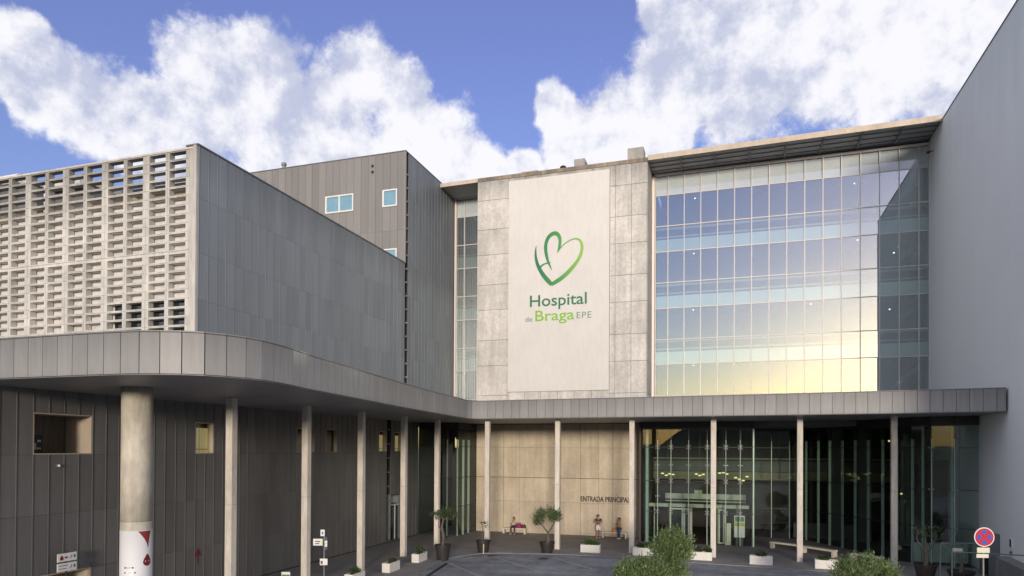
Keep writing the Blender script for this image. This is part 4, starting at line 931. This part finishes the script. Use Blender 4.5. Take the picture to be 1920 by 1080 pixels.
def pot(u, v, label, cat='potted tree', r=.5, h=.86, grp='trees in dark pots'):
    t = thing('potted_tree', label, cat, (u, v, -.02), 0, grp)
    put('pot', MB().lathe([(r * .68, 0), (r * .93, h - .14), (r * .93, h - .12), (r, h - .12), (r * 1.02, h), (r * .93, h), (r * .9, h - .08)], 28), M_pot, t)
    put('soil', MB().lathe([(r * .88, h - .16), (r * .88, h - .10)], 24), M_soil, t); return t
t = pot(-16.85, 38.35, 'dark potted tree with twisted trunk and thin leaves beside the white planters', h=.95)
put('trunk', MB().tube([(0, 0, .8), (.04, 0, 1.4), (-.10, .05, 2.0), (-.02, .1, 2.5), (-.35, 0, 2.75)], [.09, .085, .08, .06, .02], 8).tube([(-.04, .02, 1.7), (-.3, .05, 2.05), (-.28, 0, 2.5)], [.05, .04, .02], 6).tube([(-.05, .1, 2.4), (.35, .05, 2.7)], [.045, .015], 6), M_bark, t)
link('crown', leaf_mesh('crown', [(-.42, 0, 2.72, .34, .75), (.05, .1, 2.85, .38, .6), (.48, .05, 2.78, .40, .7)], 620, .20, M_leaf_dk, 3.4), t)
t = pot(-15.60, 42.05, 'dark pot with only a bare twig in it, in front of a slim column', r=.48, h=.8)
put('trunk', MB().tube([(-.05, 0, .68), (-.07, 0, 1.2), (0, 0, 1.7)], [.025, .02, .008], 6).tube([(-.07, 0, 1.15), (-.2, .05, 1.5)], [.012, .006], 5), M_bark, t)
link('crown', leaf_mesh('crown', [(-.02, 0, 1.8, .2, 1.2)], 60, .14, M_leaf_mid, 2.2), t)
put('stake', MB().bar((.22, -.52, 0), (.22, -.49, .62), .06, .03), M_bench, t)
t = pot(-11.60, 43.35, 'olive tree with a forked trunk and two leafy heads in a dark pot', r=.5, h=.72)
put('trunk', MB().tube([(.05, 0, .6), (.08, 0, 1.0), (.06, 0, 1.35)], [.11, .085, .08], 10).tube([(.06, 0, 1.3), (-.18, 0, 1.6), (-.48, 0, 1.95), (-.62, 0, 2.3)], [.06, .05, .04, .02], 8).tube([(.06, 0, 1.3), (.28, 0, 1.62), (.45, 0, 1.95), (.5, 0, 2.35)], [.06, .05, .04, .02], 8).tube([(-.4, 0, 1.85), (-.25, .1, 2.3)], [.025, .01], 6).tube([(.42, 0, 1.9), (.7, .05, 2.25)], [.025, .01], 6), M_bark, t)
link('crown', leaf_mesh('crown', [(-.58, 0, 2.22, .36, 1.15), (-.45, .05, 2.6, .28, 1.1), (-.72, 0, 2.0, .24, 1), (.28, 0, 2.62, .36, 1.0), (.62, .05, 2.42, .36, .95), (.35, -.05, 2.25, .26, .8)], 3000, .10, M_leaf_mid, 2.2, sprigs=20), t)
t = pot(9.75, 41.3, 'dark potted tree with nearly bare branches before the glass at the right', r=.56, h=.8)
put('trunk', MB().tube([(0, 0, .65), (.05, 0, 1.1), (.02, 0, 1.5)], [.12, .10, .09], 9).tube([(.02, 0, 1.4), (-.25, 0, 1.8), (-.42, 0, 2.1), (-.38, 0, 2.6)], [.07, .05, .035, .015], 7).tube([(.02, 0, 1.45), (.0, 0, 2.0), (-.05, 0, 2.6)], [.06, .045, .015], 7).tube([(.02, 0, 1.4), (.3, 0, 1.75), (.5, .1, 2.2), (.48, 0, 2.7)], [.06, .05, .03, .012], 7), M_bark, t)
link('crown', leaf_mesh('crown', [(-.05, 0, 2.5, .22, 1.3), (.48, 0, 2.45, .26, 1.7), (-.4, 0, 2.5, .16, 1.4)], 190, .15, M_leaf_mid, 2.6), t)
t = pot(11.25, 40.8, 'low potted bare tree with a small yellow tag at the right edge', r=.62, h=.62)
put('trunk', MB().tube([(0, 0, .5), (.03, 0, 1.0), (-.14, 0, 1.75)], [.085, .07, .02], 8).tube([(.03, 0, .95), (.2, 0, 1.3), (.34, 0, 1.85)], [.05, .035, .012], 7), M_bark, t)
put('tag', MB().box(-.40, .04, -.08, -.06, 1.62, 1.78), M_cream, t)

# ---------------------------------------------------------------- sign posts
no = hit(1845, 1007, 1, 30.3)
nsp = thing('no_stopping_sign', 'round red and blue no stopping sign with two white plates on a post', 'road sign', (no.x, no.y, 0), R(14))
put('post', MB().tube([(0, .05, -.05), (0, .05, no.z + .2)], .035, 10), M_steel, nsp)
def disc(r, y0, y1, n=36, cz=0):
    return MB().wallprism([(r * math.cos(2 * math.pi * k / n), cz + r * math.sin(2 * math.pi * k / n)) for k in range(n)], y0, y1)
fc = put('sign_face', disc(.37, -.02, 0, cz=no.z), M_signw, nsp)
put('red_ring', disc(.335, -.024, -.0205, cz=no.z), M_red, fc)
bl = MB()
for k in range(4):
    c_ = math.pi / 2 * k; pts = [(.085 * math.cos(c_), .085 * math.sin(c_))]
    for j in range(9):
        a = c_ - R(29) + R(58) * j / 8; pts.append((.255 * math.cos(a), .265 * math.sin(a)))
    bl.wallprism([(x, z + no.z) for x, z in pts], -.029, -.0245)
put('blue_field', bl, M_blue, fc)
put('plate', MB().box(-.26, .2, -.015, 0, no.z - .60, no.z - .40), M_cream, nsp); put('plate', MB().box(-.28, .16, -.015, 0, no.z - .79, no.z - .645), M_cream, nsp)
pp = hit(590, 1080, 0, -20.0); PV = 29.2
pl = thing('sign_post', 'thin steel post with small white and blue signs beside a square column', 'sign post', (-19.2, PV, 0), R(20))
hz = lambda y: hit(590, y, 1, PV).z
put('pole', MB().tube([(0, 0, 0), (0, 0, hz(994))], .035, 8), M_steel, pl)
bp = put('sign_board', MB().box(-.17, .03, -.06, -.04, hz(1004), hz(992)), M_signw, pl); put('pictogram', MB().box(-.11, -.03, -.064, -.0605, hz(1001), hz(996)), M_blue, bp)
bp = put('sign_board', MB().box(-.53, -.06, -.06, -.04, hz(1021.5), hz(1009)), M_signw, pl); put('lettering', MB().box(-.43, -.18, -.064, -.0605, hz(1015), hz(1013)).box(-.43, -.22, -.064, -.0605, hz(1019), hz(1017)), M_ink, bp); put('green_edge', MB().box(-.12, -.07, -.064, -.0605, hz(1020), hz(1010)), M_ygrn, bp)
for a, b, m in ((1012, 1006, M_navy), (1017.5, 1012.5, M_signw), (1024, 1018, M_signw), (1030, 1024.5, M_navy)): put('sign_plate', MB().box(.04, .16, -.055, -.035, hz(a), hz(b)), m, pl)
bp = put('sign_board', MB().box(-.19, .18, -.06, -.04, hz(1058), hz(1046)), M_signw, pl); put('pictogram', MB().box(-.15, -.05, -.066, -.0605, hz(1056), hz(1050)), M_ink, bp)
eg = hit(536, 1077, 1, 27.5)
ex = thing('exit_sign', 'small green and white direction sign at the bottom frame edge', 'sign', (eg.x, 27.5, 0), R(15))
put('post', MB().tube([(0, .03, 0), (0, .03, eg.z)], .03, 8), M_steel_dk, ex); f = put('sign_board', MB().box(-.21, .21, -.02, 0, eg.z - .3, eg.z + .12), M_signw, ex)
put('green_field', MB().box(-.20, .20, -.025, -.0205, eg.z - .29, eg.z - .0), M_grn, f); put('pictogram', MB().box(-.12, .0, -.03, -.0255, eg.z - .14, eg.z - .03).box(.06, .16, -.03, -.0255, eg.z - .1, eg.z - .02), M_ink, f)

# ---------------------------------------------------------------- railings and ramp wall on the right
rl = thing('handrail', 'grey tubular handrail by the ramp at the right frame edge', 'handrail', (11, 38, 0))
def rp(px, py, v): return hit(px, py, 1, v)
A, B, C_, D_3 = rp(1763, 1018, 39.6), rp(1785, 1035, 38.2), rp(1870, 1039, 38.0), rp(1945, 1042.5, 37.6)
put('top_rail', MB().tube([A, B, C_, D_3], .03, 8), M_steel_dk, rl, -rl.location)
put('upper_rail', MB().tube([A, rp(1835, 1019, 39.4)], .025, 8), M_steel_dk, rl, -rl.location)
for p in (A, B, C_, D_3): put('post', MB().tube([(p.x, p.y, -.05), p], .03, 8), M_steel_dk, rl, -rl.location)
put('mid_rail', MB().tube([Vector((B.x, B.y, .55)), Vector((C_.x, C_.y, .55)), Vector((D_3.x, D_3.y, .55))], .02, 8), M_steel_dk, rl, -rl.location)
M_ramp = mat('ramp_concrete', (.20, .205, .21), .85, 0, [((1, 1, 1), 4, .2)])
rw = put('ramp_wall', MB().add([(12.75, 41.0, -.05), (13.42, 41.0, -.05), (13.42, 26, -.05), (12.75, 26, -.05), (12.75, 41.0, 1.42), (13.42, 41.0, 1.42), (13.42, 26, 1.0), (12.75, 26, 1.0)], [(0, 1, 2, 3), (4, 7, 6, 5), (0, 4, 5, 1), (1, 5, 6, 2), (2, 6, 7, 3), (3, 7, 4, 0)]), M_ramp)
tag(rw, 'low grey concrete ramp wall at the foot of the white building', 'wall')
sb = thing('side_door', 'dark steel framed side door standing out from the white wall', 'door', (U1 - .01, 43.2, 0))
put('door_frame', MB().box(-.5, -.02, -.75, -.68, 0, 2.3).box(-.5, -.02, .68, .75, 0, 2.3).box(-.5, -.02, -.75, .75, 2.301, 2.38), M_steel_dk, sb); put('door_leaf', MB().box(-.3, -.2, -.679, .679, .02, 2.295), M_black, sb)
put('upright', MB().box(-.56, -.502, -.02, .04, 0, 2.3), M_steel_dk, sb)

# ---------------------------------------------------------------- people
def skin_mesh(name, joints, edges, m, root, sub=1):
    """one continuous surface grown round a jointed skeleton; joints: name -> (x, y, z, radius)"""
    ks = list(joints); ix = {k: i for i, k in enumerate(ks)}
    me = bpy.data.meshes.new(name); me.from_pydata([joints[k][:3] for k in ks], [(ix[a], ix[b]) for a, b in edges], []); me.update()
    o = bpy.data.objects.new(name, me); COL.objects.link(o); sk = o.modifiers.new('s', 'SKIN'); sk.use_smooth_shade = True
    for k in ks:
        d = me.skin_vertices[0].data[ix[k]]; r_ = joints[k][3]; d.radius = r_ if isinstance(r_, tuple) else (r_, r_); d.use_root = (k == root)
    sb_ = o.modifiers.new('d', 'SUBSURF'); sb_.levels = sub; sb_.render_levels = sub
    bpy.context.view_layer.update()
    res = bpy.data.meshes.new_from_object(o.evaluated_get(bpy.context.evaluated_depsgraph_get())); bpy.data.objects.remove(o)
    res.name = name; res.materials.clear(); res.materials.append(m)
    for p in res.polygons: p.use_smooth = True
    return res
def hands(b, wr_, dr_, side):
    """five bent fingers and a thumb-side offset at a wrist"""
    wr_, dr_ = Vector(wr_), Vector(dr_).normalized(); sd = dr_.cross(Vector((0, 1, 0)))
    sd = sd.normalized() if sd.length > .1 else Vector((1, 0, 0)); bk = sd.cross(dr_)
    for k, (o_, ln) in enumerate([(-.03, .065), (-.01, .078), (.01, .074), (.03, .06)]):
        p = wr_ + dr_ * .085 + sd * o_; q = p + dr_ * ln * .55; e = q + (dr_ + bk * .6).normalized() * ln * .5; b.tube([p - dr_ * .02, q, e], [.0095, .009, .006], 6)
    p = wr_ + dr_ * .03 - sd * .035 * side; b.tube([p, p + (dr_ * .7 - sd * .8 * side).normalized() * .04, p + (dr_ - sd * .5 * side).normalized() * .07], [.012, .011, .007], 6)
def person(label, loc, rz, J, top, bottom, topm, botm, hairm, long_hair, shoes, legs_bare, pose_hands):
    t = thing('person', label, 'person', loc, rz)
    E_ = [('pel', 'bel'), ('bel', 'che'), ('che', 'nek'), ('nek', 'jaw'), ('jaw', 'hed'), ('hed', 'crn'), ('che', 'sL'), ('sL', 'eL'), ('eL', 'wL'), ('wL', 'hL'), ('che', 'sR'), ('sR', 'eR'), ('eR', 'wR'), ('wR', 'hR'),
          ('pel', 'pL'), ('pL', 'kL'), ('kL', 'aL'), ('aL', 'tL'), ('pel', 'pR'), ('pR', 'kR'), ('kR', 'aR'), ('aR', 'tR')]
    body = skin_mesh('body', J, E_, M_skin, 'pel')
    o = link('body', body, t)
    fb_ = MB()
    for s_, (wk, hk) in ((1, ('wL', 'hL')), (-1, ('wR', 'hR'))): hands(fb_, J[wk][:3], Vector(J[hk][:3]) - Vector(J[wk][:3]), s_)
    hx, hy, hz_ = J['hed'][:3]
    fb_.tube([(hx, hy - .095, hz_ + .015), (hx, hy - .122, hz_ - .02)], [.010, .016], 6)
    for sx in (-1, 1): fb_.tube([(hx + sx * .078, hy, hz_ - .02), (hx + sx * .088, hy + .012, hz_ + .03)], [.014, .018], 6)
    bm = bmesh.new(); bm.from_mesh(body); tmp = fb_.mesh('hands', M_skin, True); bm.from_mesh(tmp); bm.to_mesh(body); bm.free()
    for p in body.polygons: p.use_smooth = True
    ey = MB()
    for sx in (-1, 1): ey.box(hx + sx * .034 - .013, hx + sx * .034 + .013, hy - .104, hy - .09, hz_ + .012, hz_ + .026)
    ey.box(hx - .024, hx + .024, hy - .106, hy - .09, hz_ - .06, hz_ - .05); put('face_marks', ey, M_hair, t)
    def grow(keys, f, ed): return {k: (*J[k][:3], tuple(x * f for x in J[k][3]) if isinstance(J[k][3], tuple) else J[k][3] * f) for k in keys}, ed
    jj, ee = grow(['pel', 'bel', 'che', 'sL', 'eL', 'sR', 'eR'], 1.16, None)
    if top == 'short':
        for s_ in 'LR':
            a, b = Vector(jj['s' + s_][:3]), Vector(jj['e' + s_][:3]); m_ = a.lerp(b, .62); jj['e' + s_] = (*m_, .058)
    link('shirt', skin_mesh('shirt', jj, [('pel', 'bel'), ('bel', 'che'), ('che', 'sL'), ('sL', 'eL'), ('che', 'sR'), ('sR', 'eR')], topm, 'pel'), t)
    keys = ['pel', 'pL', 'kL', 'pR', 'kR'] + ([] if legs_bare else ['aL', 'aR'])
    jj, _e = grow(keys, 1.22, None)
    if legs_bare:
        for s_ in 'LR':
            a, b = Vector(jj['p' + s_][:3]), Vector(jj['k' + s_][:3]); jj['k' + s_] = (*a.lerp(b, .85), .092)
    link('shorts' if legs_bare else 'trousers', skin_mesh('trousers', jj, [('pel', 'pL'), ('pL', 'kL'), ('pel', 'pR'), ('pR', 'kR')] + ([] if legs_bare else [('kL', 'aL'), ('kR', 'aR')]), botm, 'pel'), t)
    hb = MB(); rr = .105
    for i in range(6):
        pass
    prof = []
    hm_ = bmesh.new(); bmesh.ops.create_uvsphere(hm_, u_segments=14, v_segments=10, radius=1)
    for v in hm_.verts:
        x, y, z = v.co; f = 1.0 + .06 * noise.noise(Vector((x * 3, y * 3, z * 3)))
        low = -1.0 if not long_hair else -2.6
        zz = z if z > -.15 else (-.15 + (z + .15) * (abs(low) if y > -.1 else .2))
        v.co = Vector((hx + x * .092 * f, hy + .018 + (y * .108 if y > -.3 else -.3 * .108 + (y + .3) * .07) * f, hz_ + .035 + zz * .108 * f))
    me = bpy.data.meshes.new('hair'); hm_.to_mesh(me); hm_.free(); me.materials.append(hairm)
    for p in me.polygons: p.use_smooth = True
    link('hair', me, t)
    for s_ in 'LR':
        ax_, tx = Vector(J['a' + s_][:3]), Vector(J['t' + s_][:3]); d = (tx - ax_); d.z = 0; d.normalize()
        put('shoe', MB().tube([ax_ - d * .07 + Vector((0, 0, -.035)), ax_ + Vector((0, 0, -.03)), ax_ + d * .1 + Vector((0, 0, -.045)), ax_ + d * .19 + Vector((0, 0, -.055))], [.042, .05, .043, .028], 10), shoes, t)
    return t
def standing(h=1.72, arms='down', sh=.19):
    k = h / 1.72
    J = dict(pel=(0, 0, .95 * k, (.14, .10)), bel=(0, -.01, 1.12 * k, (.125, .095)), che=(0, 0, 1.33 * k, (.15, .105)), nek=(0, .01, 1.48 * k, .052), jaw=(0, -.02, 1.53 * k, .06), hed=(0, -.005, 1.62 * k, (.082, .095)), crn=(0, 0, 1.69 * k, .06),
             pL=(.09, 0, .88 * k, .092), kL=(.10, -.01, .48 * k, .062), aL=(.105, .02, .085, .042), tL=(.12, -.15, .035, .035), pR=(-.09, 0, .88 * k, .092), kR=(-.10, -.02, .48 * k, .062), aR=(-.105, 0, .085, .042), tR=(-.12, -.17, .035, .035))
    sz = 1.41 * k
    if arms == 'down':
        J.update(sL=(sh, 0, sz, .058), eL=(sh + .05, .03, 1.12 * k, .042), wL=(sh + .04, -.04, .87 * k, .030), hL=(sh + .04, -.06, .79 * k, .034), sR=(-sh, 0, sz, .058), eR=(-sh - .05, .03, 1.12 * k, .042), wR=(-sh - .04, -.04, .87 * k, .030), hR=(-sh - .04, -.06, .79 * k, .034))
    else:  # hands brought together in front of the chest
        J.update(sL=(sh, 0, sz, .058), eL=(sh + .09, -.05, 1.14 * k, .042), wL=(.06, -.22, 1.16 * k, .030), hL=(-.02, -.24, 1.18 * k, .034), sR=(-sh, 0, sz, .058), eR=(-sh - .09, -.05, 1.14 * k, .042), wR=(-.05, -.2, 1.22 * k, .030), hR=(.03, -.22, 1.24 * k, .034))
    return J
person('standing man in a dark shirt and white shorts against the concrete wall', (-9.80, 51.75, 0), R(8), standing(1.78, 'front', .2), 'short', 'shorts', M_shirt, M_short, M_hair, False, M_shoe, True, None)
person('standing woman in a yellow top and blue trousers at the bench end', (-8.20, 51.72, 0), R(-55), standing(1.60, 'front', .165), 'short', 'long', M_ytop, M_bluej, M_hair, True, M_shoe, False, None)
JS = standing(1.66, 'down', .17)
dzs = .95 * 1.66 / 1.72 - .56
for k in ('pel', 'bel', 'che', 'nek', 'jaw', 'hed', 'crn', 'sL', 'sR'): x = JS[k]; JS[k] = (x[0], x[1], x[2] - dzs, x[3])
for s_, q in (('L', 1), ('R', -1)):
    JS['p' + s_] = (.10 * q, -.06, .555, .092); JS['k' + s_] = (.14 * q, -.44, .54, .064); JS['a' + s_] = (.15 * q, -.47, .085, .042); JS['t' + s_] = (.17 * q, -.63, .035, .035)
    JS['e' + s_] = (.22 * q, -.08, .78, .042); JS['w' + s_] = (.10 * q, -.30, .72, .030); JS['h' + s_] = (.06 * q, -.37, .70, .034)
JS['sL'] = (.17, 0, JS['sL'][2], .055)
person('seated woman in a pale top and dark jeans on the bench', (-16.75, 52.2, 0), R(6), JS, 'short', 'long', M_top_w, M_jean, M_hair, True, M_shoe, False, None)
def bag(name, label, loc, m, s, handle=True):
    t = thing(name, label, 'bag', loc)
    bm = bmesh.new(); bmesh.ops.create_cube(bm, size=1); bmesh.ops.subdivide_edges(bm, edges=bm.edges[:], cuts=3, use_grid_fill=True)
    for v in bm.verts:
        x, y, z = v.co; f = 1 - .28 * (z + .5) ** 2; v.co = Vector((x * s[0] * f + .02 * noise.noise(v.co * 4), y * s[1] * f, (z + .5) * s[2] + .015 * noise.noise(v.co * 5) * (1 if z > -.4 else 0)))
    me = bpy.data.meshes.new('bag_body'); bm.to_mesh(me); bm.free(); me.materials.append(m)
    for p in me.polygons: p.use_smooth = True
    link('bag_body', me, t)
    put('handle', MB().tube([(-s[0] * .25, 0, s[2] * .9), (-s[0] * .18, 0, s[2] * 1.25), (s[0] * .18, 0, s[2] * 1.25), (s[0] * .25, 0, s[2] * .9)], .012, 6), m, t)
bag('handbag', 'magenta bag on the bench right beside the seated woman', (-16.32, 52.2, .47), M_mag, (.42, .26, .36))
bag('handbag', 'dark brown bag at the far end of the bench, next to the magenta one', (-15.93, 52.22, .47), M_bagbr, (.36, .24, .26))
bag('handbag', 'small orange bag on the bench beside the woman in yellow', (-8.62, 52.2, .47), M_orange, (.30, .2, .26))
